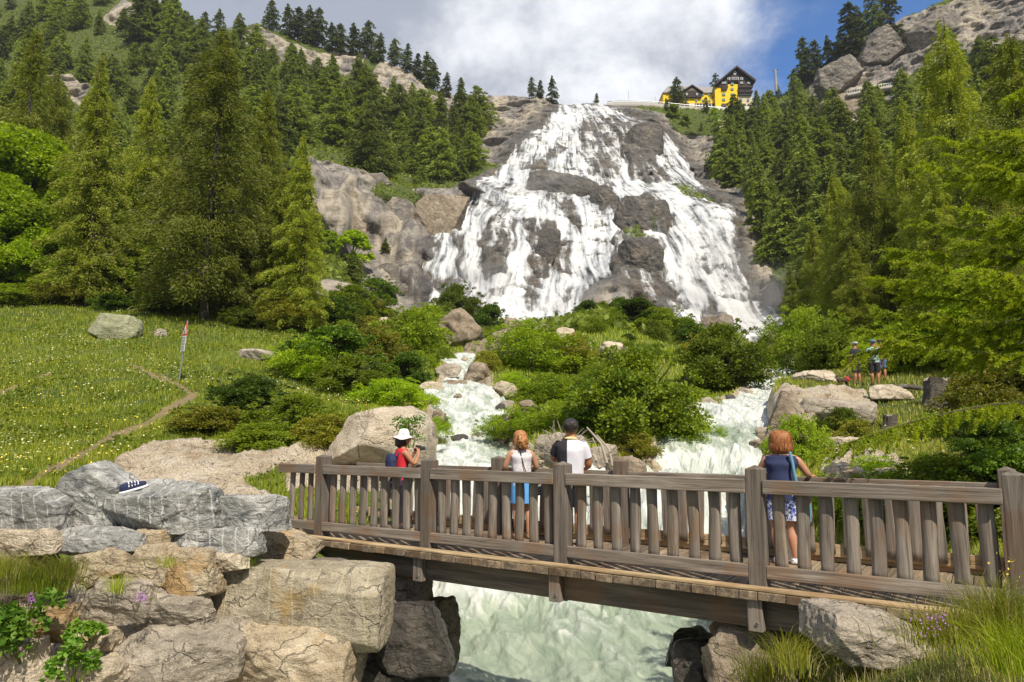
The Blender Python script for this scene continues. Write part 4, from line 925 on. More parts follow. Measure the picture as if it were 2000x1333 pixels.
blob('hair', (0, .092*H, .925*H), (.165*H, .17*H, .155*H), cop, W1['root'], 4, .018, (1, 1, .3), n=2.6); blob('hair_ends', (0, .070*H, .872*H), (.168*H, .125*H, .12*H), cop, W1['root'], 14, .025, (2.5, 2, .3), n=2.8)
strands('hair_strands', (0, .092*H, .925*H), (.174*H, .18*H, .16*H), 460, .075*H, cop, W1['root'], 3)
bagm = cloth('teal_canvas', (.10, .26, .36))
strip('bag_strap', [(.07*H, -.015*H, .835*H), (.085*H, -.04*H, .77*H), (.10*H, -.065*H, .66*H), (.122*H, -.075*H, .54*H), (.135*H, -.07*H, .44*H)], .020, .010, bagm, W1['root'])
blob('bag', (.15*H, -.03*H, .375*H), (.10*H, .09*H, .19*H), bagm, W1['root'], 8, .03, n=3)
shoes(W1, white_m)
# man in black and white polo
x, y, z = B2W(3.62, 1.35, FZ)
M1 = person('man in a half black half white polo shirt holding a hand to his face', (x, y, z), R(-8), 1.76, False, {
    'wristl': (-.085, .12, .80), 'palml': (-.06, .11, .845), 'elbowl': (-.15, .07, .665), 'elbowr': (.142, .05, .63), 'wristr': (.12, .17, .60), 'palmr': (.115, .20, .60)}, SKIN2)
H = 1.76
def halves(name, c1, c2, x0):
    m, t = new_mat(name); P = t.new('ShaderNodeTexCoord').outputs['Object']; s = t.new('ShaderNodeSeparateXYZ'); t.link(P, s.inputs[0])
    c = t.mix(t.math('GREATER_THAN', s.outputs[0], x0), c1, c2); c = t.mix(1.0, c, t.math('MULTIPLY_ADD', t.noise(P, 9, 4), .3, .85), 'MULTIPLY')
    t.link(c, t.b.inputs['Base Color']); t.b.inputs['Roughness'].default_value = .9; return m
wear(M1, 'shirt', halves('black_white_polo', (.022, .022, .03), (.66, .66, .74), -.045), scl(TORSO_M, 1.06), None, (.62, .044))
blob('collar', (0, .0, .848*H), (.105*H, .10*H, .03*H), cloth('yellow_trim', (.75, .62, .30)), M1['root'], 2, .01)
wear(M1, 'shorts', cloth('black_shorts', (.02, .02, .024)), [('pelvis', -.05, .08, .072), ('pelvis', .0, .102, .082), ('pelvis', .04, .098, .078)], [('hip', .0, .06), ('thigh', .0, .06), ('thigh', -.10, .058)], seed=2)
blob('hair', (0, -.002*H, .953*H), (.128*H, .138*H, .115*H), hair_mat('dark_hair', (.01, .009, .008), (.05, .04, .035)), M1['root'], 6, .02)
shoes(M1, shoe_m)
# woman in white sleeveless top, blue skirt
x, y, z = B2W(2.70, 1.5, FZ)
W2 = person('woman with tied reddish hair in a white sleeveless top leaning on the railing', (x, y, z), R(14), 1.62, True, dict(lean, **{
    'shoulderl': (-.105, .06, .78), 'shoulderr': (.105, .06, .78), 'elbowl': (-.15, .09, .64), 'elbowr': (.165, .09, .64), 'wristl': (-.08, .19, .62), 'wristr': (.13, .20, .62), 'palml': (-.05, .2, .62), 'palmr': (.10, .22, .62)}), SKIN)
H = 1.62
wear(W2, 'top', pattern_mat('white_print', (.60, .58, .60), (.42, .38, .42), 30, .5, .6), scl(TORSO_F, 1.02))
wear(W2, 'skirt', cloth('sky_blue_cloth', (.10, .33, .70)), [('pelvis', -.19, .118, .10), ('pelvis', -.1, .112, .094), ('pelvis', .0, .104, .084), ('pelvis', .05, .092, .074)], seed=6)
rh = hair_mat('reddish_hair', (.20, .07, .02), (.60, .30, .11))
blob('hair', (0, .082*H, .93*H), (.125*H, .14*H, .13*H), rh, W2['root'], 9, .05, (2, 2, 1)); blob('ponytail', (.0, .0, .885*H), (.10*H, .10*H, .12*H), rh, W2['root'], 5, .09, (1, 1, .6))
strands('hair_strands', (0, .082*H, .93*H), (.132*H, .148*H, .135*H), 360, .085*H, rh, W2['root'], 5, flare=.3)
strip('bag_strap', [(-.03*H, .03*H, .855*H), (-.02*H, -.012*H, .77*H), (.0, -.055*H, .66*H), (.03*H, -.08*H, .56*H)], .008, .006, shoe_m, W2['root'])
blob('bag', (.14*H, -.01*H, .47*H), (.09*H, .06*H, .16*H), pattern_mat('spotted_bag', (.02, .02, .025), (.75, .73, .7), 55, .56, .58), W2['root'], 2, .02, n=4)
shoes(W2, cloth('sandal_leather', (.30, .18, .10)))
# woman with sun hat, rucksack, camera
x, y, z = B2W(.34, 1.40, FZ)
W3 = person('woman in a white sun hat and red top with a navy rucksack', (x, y, z), R(-62), 1.58, True, {
    'elbowl': (-.14, .09, .66), 'wristl': (-.07, .17, .76), 'palml': (-.05, .17, .80), 'elbowr': (.14, .09, .66), 'wristr': (.07, .17, .76), 'palmr': (.05, .17, .80), 'skull': (0, .035, .94), 'jaw': (0, .04, .89)}, SKIN2)
H = 1.58
wear(W3, 'top', cloth('red_cloth', (.62, .02, .035)), scl(TORSO_F, .95))
wear(W3, 'trousers', cloth('black_trousers', (.015, .014, .02)), [('pelvis', -.05, .085, .075), ('pelvis', .04, .10, .08)], [('hip', .0, .058), ('thigh', .0, .056), ('knee', 0, .046), ('ankle', .02, .036)])
blob('waist_jacket', (0, -.02*H, .47*H), (.22*H, .19*H, .14*H), cloth('dark_purple_cloth', (.05, .02, .06)), W3['root'], 5, .06)
blob('hair', (0, -.01*H, .90*H), (.115*H, .13*H, .14*H), hair_mat('black_hair', (.008, .006, .005), (.04, .03, .025)), W3['root'], 3, .03)
hm = pattern_mat('floral_hat', (.80, .76, .76), (.55, .12, .22), 20, .60, .64)
prof = [(0.0, .062), (.035, .058), (.052, .035), (.058, .0), (.062, -.012), (.09, -.028), (.116, -.042)]; seg = 28; V = []
for i, (r_, z_) in enumerate(prof):
    for j in range(seg):
        an = 2*math.pi*j/seg; wv = 1+(.06*math.sin(an*3+1)+.03*math.sin(an*7))*(i/6.); V.append((r_*wv*H*math.cos(an), r_*wv*H*math.sin(an)+.02*H, .975*H+(z_+.012*math.sin(an*3)*(i > 4))*H))
F = [(i*seg+j, i*seg+(j+1) % seg, (i+1)*seg+(j+1) % seg, (i+1)*seg+j) for i in range(6) for j in range(seg)]
hat = mesh_np('sun_hat', V, F, [hm], parent=W3['root']); sm = hat.modifiers.new('thick', 'SOLIDIFY'); sm.thickness = .006
bp = blob('rucksack', (-.01*H, -.115*H, .655*H), (.17*H, .10*H, .23*H), navy, W3['root'], 7, .03, n=3.2)
for s in (-1, 1): strip('rucksack_strap', [(s*.055*H, -.075*H, .74*H), (s*.06*H, -.03*H, .815*H), (s*.06*H, .04*H, .80*H), (s*.07*H, .065*H, .70*H), (s*.08*H, .0, .60*H)], .022, .010, navy, W3['root'])
bm = bmesh.new(); box(bm, -.06, .06, .17*H, .17*H+.06, .80*H, .86*H); cyl = bmesh.ops.create_cone(bm, cap_ends=True, segments=16, radius1=.032, radius2=.032, depth=.09, matrix=Matrix.Translation((0, .17*H+.1, .83*H)) @ Matrix.Rotation(R(90), 4, 'X'))
cam_o = bm_obj('camera_body', bm, shoe_m, None); cam_o.name = 'photo_camera'; cam_o.location = (x, y, z); cam_o.rotation_euler = (0, 0, R(-62)); tag(cam_o, 'black camera held to the eye by the woman in the sun hat', 'camera')
shoes(W3, shoe_m)
# two walkers on the far right bank, mostly behind larch twigs
def walker(px, D, H, label, shirt, shorts, cap, rz):
    gx, gy, gz = gpt(px, D); P = person(label, (gx, gy, gz), rz, H, False, {'anklel': (-.075, .02, .045)}, SKIN2)
    wear(P, 'shirt', shirt, TORSO_M, None, (.55, .042))
    wear(P, 'shorts', shorts, [('pelvis', -.05, .08, .072), ('pelvis', .04, .098, .078)], [('hip', .0, .06), ('thigh', -.10, .058)])
    blob('cap', (0, .01*H, .962*H), (.12*H, .15*H, .075*H), cap, P['root'], 2, .02); shoes(P, shoe_m); return P
blk = cloth('black_cloth', (.02, .02, .025))
walker(1675, 28.2, 1.72, 'walker in black shorts and grey cap beside the small dog', blk, blk, cloth('grey_cap', (.4, .4, .42)), R(20))
walker(1711, 27.8, 1.78, 'walker in pale shirt and blue cap half hidden by larch twigs', cloth('pale_teal_shirt', (.35, .5, .5)), blk, cloth('blue_cap', (.12, .17, .35)), R(-30))
walker(1724, 29.2, 1.70, 'walker in orange shirt standing behind the one in the blue cap', cloth('orange_shirt', (.6, .2, .06)), cloth('blue_shorts', (.08, .14, .3)), cloth('brown_cap', (.15, .09, .06)), R(-10))
# small dog with a red harness
gx, gy, gz = gpt(1649, 27.6); dog = empty('dog', (gx, gy, gz), R(0), 'small dark brown dog in a red harness by the flat boulder', 'dog')
N = {'rump': ((-.20, 0, .26), .075), 'belly': ((-.05, 0, .26), .075), 'chest': ((.13, 0, .27), .095), 'neck': ((.22, 0, .34), .055), 'head': ((.29, 0, .38), .06), 'muzzle': ((.37, 0, .355), .026), 'tail1': ((-.28, 0, .30), .022), 'tail2': ((-.34, 0, .38), .014)}
E_ = [('rump', 'belly'), ('belly', 'chest'), ('chest', 'neck'), ('neck', 'head'), ('head', 'muzzle'), ('rump', 'tail1'), ('tail1', 'tail2')]
for s in (-1, 1):
    N.update({f'h{s}': ((-.20, s*.05, .20), .045), f'k{s}': ((-.15, s*.055, .15), .028), f'o{s}': ((-.24, s*.055, .09), .018), f'p{s}': ((-.21, s*.055, .018), .018), f'e{s}': ((.13, s*.055, .18), .035), f'c{s}': ((.12, s*.055, .09), .02), f'q{s}': ((.14, s*.055, .018), .018), f'r{s}': ((.27, s*.045, .44), .014)})
    E_ += [('rump', f'h{s}'), (f'h{s}', f'k{s}'), (f'k{s}', f'o{s}'), (f'o{s}', f'p{s}'), ('chest', f'e{s}'), (f'e{s}', f'c{s}'), (f'c{s}', f'q{s}'), ('head', f'r{s}')]
skinned('body', N, E_, flat_mat('dog_fur', (.06, .035, .022), .8, var=.3, scale=20), dog, 'belly')
skinned('harness', {'a': ((.05, 0, .27), .092), 'b': ((.15, 0, .285), .102), 'c': ((.20, 0, .32), .078)}, [('a', 'b'), ('b', 'c')], cloth('red_webbing', (.6, .03, .03)), dog, 'a', grow=.004)
# trainer left on the wall
sx_, sy_, sz_ = at(258, 945, 9.2); shoe = empty('trainer', (sx_, sy_+.05, sz_-.07), R(20), 'dark blue and white trainer lying on the domed granite stone', 'shoe')
shoe.rotation_euler = (R(8), R(-16), R(28))
V, F = ICO[4]; V = V/((np.abs(V)**3).sum(1)**(1/3))[:, None]
S_ = V*np.array([.17, .058, .018]); S_[:, 1] *= 1+.25*(V[:, 0] > 0)*V[:, 0]; mesh_np('sole', S_, F, [white_m], parent=shoe)
U_ = V*np.array([.155, .05, .055])+np.array([0, 0, .045]); U_[:, 2] = np.where(V[:, 2] > 0, .045+(U_[:, 2]-.045)*(1-.55*sstep(V[:, 0], -.2, .9)+.25*sstep(-V[:, 0], .2, .9)), U_[:, 2]); mesh_np('upper', U_, F, [navy], parent=shoe)
for i in range(4):
    q = .06-i*.035; V, F = tube_np([(q, -.052, .05), (q+.008, -.03, .08+i*.006), (q, 0, .092+i*.007), (q-.008, .03, .08+i*.006), (q, .052, .05)], .007, 5); mesh_np('lace', V, F, [white_m], parent=shoe)

# ---------------------------------------------------------------- sign, stumps, driftwood, hotel, road
gx, gy, gz = gpt(349, 30.0)
sign = empty('warning_sign', (gx, gy, gz), R(62), 'leaning warning sign with red triangle and white text panel in the meadow', 'sign')
sign.rotation_euler = (R(0), R(5), R(0))
alu = flat_mat('galvanised_steel', (.45, .47, .48), .4, .8, .05); sw = flat_mat('sign_white', (.72, .72, .72), .5, var=.04); sr = flat_mat('sign_red', (.55, .02, .03), .5); sb = flat_mat('sign_black', (.03, .03, .03), .5)
V, F = tube_np([(0, 0, 0), (0, 0, 1.3), (0, 0, 2.62)], .03, 10); mesh_np('pole', V, F, [alu], parent=sign)
pl = empty('x'); bpy.data.objects.remove(pl)
def panel(name, pts, y0, y1, m, parent):
    bm = bmesh.new(); prism(bm, pts, y0, y1); return bm_obj(name, bm, m, parent)
A_ = R(-48); ca, sa = math.cos(A_), math.sin(A_)
def turn(o):
    for v in o.data.vertices: X_, Y_ = v.co.x, v.co.y; v.co.x, v.co.y = ca*X_-sa*Y_, sa*X_+ca*Y_
    return o
tri = turn(panel('triangle', [(-.33, 1.98), (.33, 1.98), (0, 2.56)], -.05, -.035, sr, sign))
turn(panel('triangle_field', [(-.22, 2.045), (.22, 2.045), (0, 2.43)], -.056, -.05, sw, tri)); turn(panel('symbol', [(-.06, 2.07), (.07, 2.07), (.04, 2.17), (.0, 2.27), (-.04, 2.17)], -.060, -.056, sb, tri))
tp = turn(panel('text_panel', [(-.24, 1.30), (.24, 1.30), (.24, 1.96), (-.24, 1.96)], -.05, -.035, sw, sign))
bm = bmesh.new(); rr2 = random.Random(3)
for i in range(9):
    z_ = 1.90-i*.062; x_ = -.20
    while x_ < .17:
        w_ = rr2.uniform(.03, .09); box(bm, x_, min(x_+w_, .2), -.054, -.05, z_-.018, z_+.004); x_ += w_+.022
turn(bm_obj('lettering', bm, sb, tp)); turn(panel('emblem', [(-.05, 1.32), (.05, 1.32), (.05, 1.375), (-.05, 1.375)], -.056, -.0505, flat_mat('sign_blue', (.05, .08, .4), .5), tp))
bark = rock_mat('old_bark', (.07, .06, .05), (.14, .12, .10), (.26, .23, .20), (.04, .034, .03)); bk = bark.node_tree
def stump(px, D, h, r, label, lean=.1, seed=1):
    D = hit(px, {1830: 795, 1738: 838}[px], D); gx, gy, gz = gpt(px, D); n = 40; V = []; zs = [-.3, 0, .12, .35, .6, .85, 1.0]
    for i, zt in enumerate(zs):
        for j in range(n):
            an = 2*math.pi*j/n; rr_ = r*(1+.55*math.exp(-max(zt, 0)*7))*(1+.07*math.sin(an*5+seed)+.06*math.sin(an*13+seed+zt*2)+.025*math.sin(an*29))
            jag = (.07*math.sin(an*3+seed)+.03*math.sin(an*11))*h*(zt > .9); V.append((rr_*math.cos(an)+lean*zt*h, rr_*math.sin(an), zt*h+jag))
    F = [(i*n+j, i*n+(j+1) % n, (i+1)*n+(j+1) % n, (i+1)*n+j) for i in range(6) for j in range(n)]
    root = empty('tree_stump', (gx, gy, gz), 0, label, 'tree stump'); mesh_np('bark', V, F, [bark], parent=root)
    c = len(zs)-1; W_ = [V[c*n+j] for j in range(n)]; m_ = np.mean(W_, 0); V2 = [tuple(m_)]+[(m_[0]+(q[0]-m_[0])*.97, m_[1]+(q[1]-m_[1])*.97, q[2]-.01) for q in W_]
    mesh_np('cut_face', V2, [(0, j+1, (j+1) % n+1) for j in range(n)], [RM['greyrock']], smooth=False, parent=root)
stump(1830, 22, .95, .36, 'tall grey tree stump with a ragged slanting top', .05, 2); stump(1738, 18.5, .42, .19, 'short split grey stump lower on the bank', .06, 5)
DL = hit(1770, 766, 24); V, F = tube_np([at(1735, 757, DL+.3), at(1770, 755, DL), at(1806, 760, DL-.2)], [.075, .09, .085], 12); tag(mesh_np('fallen_log', V, F, [bark]), 'brown fallen log lying against the tall stump', 'log')
rs = np.random.RandomState(9); dead = flat_mat('bleached_wood', (.36, .31, .25), .8)
acc = Acc()
for i in range(85):
    px_ = rs.uniform(1062, 1130); D_ = 21+rs.uniform(-.6, .6); b_ = np.array(at(px_, rs.uniform(868, 892), D_)); an = rs.uniform(-1.25, 1.25); L = rs.uniform(.5, 1.3)
    e_ = b_+np.array([math.sin(an)*L, rs.uniform(-.4, .2), abs(math.cos(an))*L*rs.uniform(.1, .8)]); m_ = (b_+e_)/2+rs.normal(0, .06, 3); V, F = tube_np([b_, m_, e_], [.014, .011, .005], 5); acc.add(V, F)
V, F, _ = acc.get(); tag(mesh_np('brushwood', V, F, [dead]), 'tangle of dead bleached branches piled beside the left stream', kind='stuff')
for i, (p, q, lb) in enumerate([((1146, 835), (1185, 905), 'bleached driftwood limb slanting above the grey boulder'), ((1165, 850), (1196, 912), 'curved pale driftwood limb nearest the shrub'), ((1130, 872), (1172, 915), 'short driftwood limb lying on the grey boulder')]):
    a_ = np.array(at(*p, 19.3)); b_ = np.array(at(*q, 18.9)); ac = Acc(); V, F = tube_np([a_, (a_+b_)/2+[.12, 0, .05], b_], [.02, .035, .05], 7); ac.add(V, F)
    for t_ in (.3, .6): m_ = a_+(b_-a_)*t_; V, F = tube_np([m_, m_+rs.normal(0, .22, 3)], [.016, .005], 5); ac.add(V, F)
    V, F, _ = ac.get(); tag(mesh_np('driftwood', V, F, [dead]), lb, 'driftwood')
# ---------------------------------------------------------------- vegetation
def leaf_mat(name, c1, c2, c3=None, trans=.35, sc=.6, rough=.6):
    m, t = new_mat(name); P = t.new('ShaderNodeNewGeometry'); oi = t.new('ShaderNodeObjectInfo').outputs['Random']
    n = t.noise(P.outputs['Position'], sc, 3, .6); r = P.outputs['Random Per Island']
    c = t.mix(t.step(t.math('ADD', n, t.math('MULTIPLY', t.math('SUBTRACT', r, .5), .35)), .35, .65), c1, c2)
    if c3: c = t.mix(t.math('GREATER_THAN', r, .86), c, c3)
    c = t.mix(1.0, c, t.math('MULTIPLY_ADD', oi, .8, .58), 'MULTIPLY')
    d = t.new('ShaderNodeBsdfDiffuse'); tr = t.new('ShaderNodeBsdfTranslucent'); mx = t.new('ShaderNodeMixShader'); gl = t.new('ShaderNodeBsdfGlossy'); m2 = t.new('ShaderNodeMixShader')
    t.link(c, d.inputs[0]); t.link(t.mix(1.0, c, (1.25, 1.2, .6), 'MULTIPLY'), tr.inputs[0]); mx.inputs[0].default_value = trans
    t.link(d.outputs[0], mx.inputs[1]); t.link(tr.outputs[0], mx.inputs[2]); gl.inputs['Roughness'].default_value = rough; m2.inputs[0].default_value = .03
    t.link(mx.outputs[0], m2.inputs[1]); t.link(gl.outputs[0], m2.inputs[2]); t.link(m2.outputs[0], t.o.inputs[0]); t.n.remove(t.b)
    return m
LM = {
 'larch_far': leaf_mat('far_larch_needles', (.15, .205, .024), (.24, .30, .034), sc=.25, trans=.45),
 'larch_dark': leaf_mat('dark_conifer_needles', (.075, .105, .026), (.12, .15, .032), sc=.3, trans=.4),
 'larch': leaf_mat('larch_needles', (.185, .235, .012), (.275, .32, .018), (.34, .34, .07), sc=.9, trans=.45),
 'larch_near': leaf_mat('bright_larch_needles', (.26, .36, .008), (.43, .51, .012), sc=1.6, trans=.5),
 'broad': leaf_mat('broad_leaves', (.20, .31, .008), (.35, .46, .014), sc=.7, trans=.45),
 'bush': leaf_mat('shrub_leaves', (.14, .22, .010), (.26, .33, .014), sc=1.2, trans=.42),
 'bramble': leaf_mat('bramble_leaves', (.10, .25, .015), (.21, .38, .03), sc=3),
 'grass': leaf_mat('meadow_blades', (.19, .27, .010), (.33, .385, .018), (.45, .44, .10), sc=.5),
 'straw': leaf_mat('seeding_grass', (.22, .27, .02), (.38, .38, .045), (.50, .44, .20), sc=2),
}
BARK = rock_mat('larch_bark', (.05, .04, .032), (.09, .075, .06), (.17, .145, .12), (.03, .024, .02), sc=1.5)
def unit(v): return v/(np.linalg.norm(v, axis=-1, keepdims=True)+1e-9)
def leaves(C, A, L, W, rs, nup=.6):
    """diamond leaves centred at C along A"""
    n = len(C); A = unit(A); N_ = unit(rs.normal(size=(n, 3))+np.array([0, 0, nup])); B = unit(np.cross(A, N_))
    L = np.broadcast_to(L, (n,))[:, None]*.5; W = np.broadcast_to(W, (n,))[:, None]*.5
    V = np.stack([C-A*L, C+B*W, C+A*L, C-B*W], 1).reshape(-1, 3)
    return V, np.arange(n*4).reshape(n, 4)
def conifer_arrays(seed, H, Rd, nb, dens, ll, lw, t0=.10, droop=.28, pw=.8, lean=0., gaps=.15):
    rs = np.random.RandomState(seed); t = np.sort(t0+(1-t0)*rs.uniform(0, 1, nb)**1.12); az = np.cumsum(rs.uniform(1.9, 2.9, nb))
    Lb = Rd*(1-t)**pw*rs.uniform(.62, 1.12, nb)*(1-.35*np.exp(-((t-t0)/.09)**2))+.03*Rd
    Lb *= np.where(rs.uniform(size=nb) < gaps, .45, 1)*(1+.25*np.sin(az*1.0+seed))
    k = np.maximum((dens*Lb/Rd*1.3).astype(int), 4); b = np.repeat(np.arange(nb), k); n = len(b)
    s = rs.uniform(.12, 1, n)**.75; side = rs.uniform(-1, 1, n); ca, sa = np.cos(az[b]), np.sin(az[b]); Lk = Lb[b]
    lat = side*.42*Lk*(1.05-s)**.8; hang = np.abs(rs.normal(0, .035, n))*Rd*1.6+np.abs(side)*.05*Lk
    x = ca*s*Lk-sa*lat+lean*t[b]*H; y = sa*s*Lk+ca*lat; z = t[b]*H+Lk*(.22*s-droop*1.6*s*s)-hang+rs.normal(0, .02, n)*Rd
    A = np.stack([ca-sa*side*.9, sa+ca*side*.9, -.35-.5*rs.uniform(size=n)], 1)+rs.normal(0, .35, (n, 3))
    f = rs.uniform(.65, 1.35, n); V, F = leaves(np.stack([x, y, z], 1), A, ll*f, lw*f, rs)
    # trunk and limbs
    ac = Acc(); zt = np.linspace(0, 1, 12)
    V2, F2 = tube_np(np.stack([lean*zt*H+.01*H*np.sin(zt*5+seed), .008*H*np.cos(zt*4+seed), zt*H-(zt == 0)*.6], 1), H*.014*(1-zt)**.8+.015, 8); ac.add(V2, F2)
    for i in range(0, nb, max(1, nb//70)):
        q = np.linspace(0, .8, 4); V2, F2 = tube_np(np.stack([np.cos(az[i])*q*Lb[i]+lean*t[i]*H, np.sin(az[i])*q*Lb[i], t[i]*H+Lb[i]*(.22*q-droop*1.6*q*q)], 1), H*.0032*(1-t[i]*.6)*(1.15-q)+.004, 4); ac.add(V2, F2)
    V2, F2, _ = ac.get(); return V, F, V2, F2
def blob_leaves(seed, blobs, per, ll, rs=None, up=.9):
    """leaf clumps: blobs = rows of x y z r"""
    rs = rs or np.random.RandomState(seed); B = np.array(blobs); k = np.maximum((per*(B[:, 3]/B[:, 3].mean())**2).astype(int), 20); b = np.repeat(np.arange(len(B)), k); n = len(b)
    d = unit(rs.normal(size=(n, 3))); d[:, 2] = np.where(d[:, 2] < -.35, -d[:, 2], d[:, 2]); rad = B[b, 3]*rs.uniform(.35, 1.08, n)**.5*(1+.25*vnoise(d[:, 0]*2.2+b, d[:, 1]*2.2, d[:, 2]*2.2, seed))
    C = B[b, :3]+d*rad[:, None]*np.array([1, 1, .95]); A = unit(d+rs.normal(0, .6, (n, 3))+np.array([0, 0, -.25]))
    f = rs.uniform(.6, 1.3, n); return leaves(C, A, ll*f, ll*.62*f, rs, up)
def broad_arrays(seed, H, Rd, nbl, per, ll, low=.12):
    rs = np.random.RandomState(seed); bl = []
    for i in range(nbl):
        t = rs.uniform(low, 1); r_ = Rd*math.sin(math.pi*min(1, .18+.80*t))**.7*rs.uniform(.35, .95); a = rs.uniform(0, 6.28)
        bl.append((r_*math.cos(a), r_*math.sin(a), H*(low*.3+t*.86), Rd*rs.uniform(.11, .40)))
    for i in range(nbl//2 if H < 5 else 0):
        a = rs.uniform(0, 6.28); e = rs.uniform(.1, 1.25); bl.append((Rd*1.12*math.cos(a)*math.cos(e), Rd*1.12*math.sin(a)*math.cos(e), H*(.35+.75*math.sin(e)), Rd*rs.uniform(.05, .11)))
    bl.append((0, 0, H*.88, Rd*.32)); V, F = blob_leaves(seed, bl, per, ll, rs); ac = Acc(); zt = np.linspace(0, 1, 6)
    V2, F2 = tube_np(np.stack([.03*H*np.sin(zt*3+seed), .02*H*np.cos(zt*4), zt*H*.75-(zt == 0)*.3], 1), H*.018*(1.05-zt)+.01, 7); ac.add(V2, F2)
    for x, y, z, r in bl[::2]:
        z0 = z*.45; q = np.linspace(0, 1, 4); V2, F2 = tube_np(np.stack([x*q, y*q, z0+(z-z0)*q**.8], 1), H*.006*(1.2-q)+.006, 4); ac.add(V2, F2)
    V2, F2, _ = ac.get(); return V, F, V2, F2
def proto(name, arr, lm, H, one=False):
    V, F, V2, F2 = arr
    if one:
        V3 = np.concatenate([V2, V]); F3 = np.concatenate([F2, F+len(V2)]); mi = np.r_[np.zeros(len(F2)), np.ones(len(F))]
        r = mesh_np(name, V3, F3, [BARK, LM[lm]], smooth=False, mat_idx=mi)
    else:
        r = empty(name); mesh_np('trunk', V2, F2, [BARK], parent=r); mesh_np('crown', V, F, [LM[lm]], smooth=False, parent=r)
    r['_h'] = H; PROTO[name+str(len(PROTO))] = r; return r
PROTO = {}
PL = [proto('larch_tree', conifer_arrays(s, 16, R_*1.3, 135, 46, .95, .32, pw=p_, gaps=.15, t0=.04), 'larch_far', 16, True) for s, R_, p_ in ((1, 4.4, .75), (2, 3.9, .85), (3, 4.9, .6), (4, 3.5, .8), (5, 4.6, .5), (6, 4.0, .55))]
PS = [proto('spruce_tree', conifer_arrays(s, 16, R_*1.45, 110, 36, .9, .30, pw=p_*.75, droop=.3, gaps=.3, t0=t_), 'larch_dark', 16, True) for s, R_, p_, t_ in ((11, 3.2, .9, .10), (12, 3.9, .8, .22), (13, 2.7, .8, .16))]
PLn = [proto('larch_tree', conifer_arrays(s, 22, R_, 250, 400, .30, .07, pw=p_, droop=.30, t0=.08, gaps=.25), 'larch', 22) for s, R_, p_ in ((21, 6.6, .72), (22, 5.4, .8), (23, 6.0, .75))]
PB = [proto('broadleaf_tree', broad_arrays(s, 12, 4.2, 90, 620, .24), 'broad', 12) for s in (31, 32)]
PBf = [proto('broadleaf_tree', broad_arrays(s, 10, 4.0, 24, 110, .75), 'broad', 10, True) for s in (33,)]
LM['olive'] = leaf_mat('olive_shrub_leaves', (.17, .20, .012), (.30, .30, .02), (.40, .34, .06), sc=1.2, trans=.42)
LM['dark_shrub'] = leaf_mat('dark_shrub_leaves', (.075, .15, .012), (.15, .24, .016), sc=1.2, trans=.4)
PU = [proto('shrub', broad_arrays(s, 3, r_, 70, 170, .125, .05), m_, 3) for s, r_, m_ in ((41, 1.85, 'bush'), (42, 1.6, 'dark_shrub'), (43, 2.0, 'olive'))]
PUl = [proto('leafy_bush', broad_arrays(s, 3, 2.3, 64, 160, .12, .02), 'broad', 3) for s in (45, 46)]
used = set(); prs = random.Random(77)
def plant(p, loc, H, label, cat, group=None, wide=1.0, rz=None):
    k = H/p['_h']
    o = copy_tree(p); o.location = loc; o.scale = (k*wide, k*wide*prs.uniform(.9, 1.1), k); o.rotation_euler = (prs.uniform(-.03, .03), prs.uniform(-.03, .03), prs.uniform(0, 6.28) if rz is None else rz)
    del o['_h']; return tag(o, label, cat, group)
def tree_at(p, px, D, top, label, cat='tree', group=None, wide=1.0, sink=.3):
    x, y, z = gpt(px, D); tz = at(px, top, y)[2]; return plant(p, (x, y, z-sink), max(tz-z+sink, .8), label, cat, group, wide)
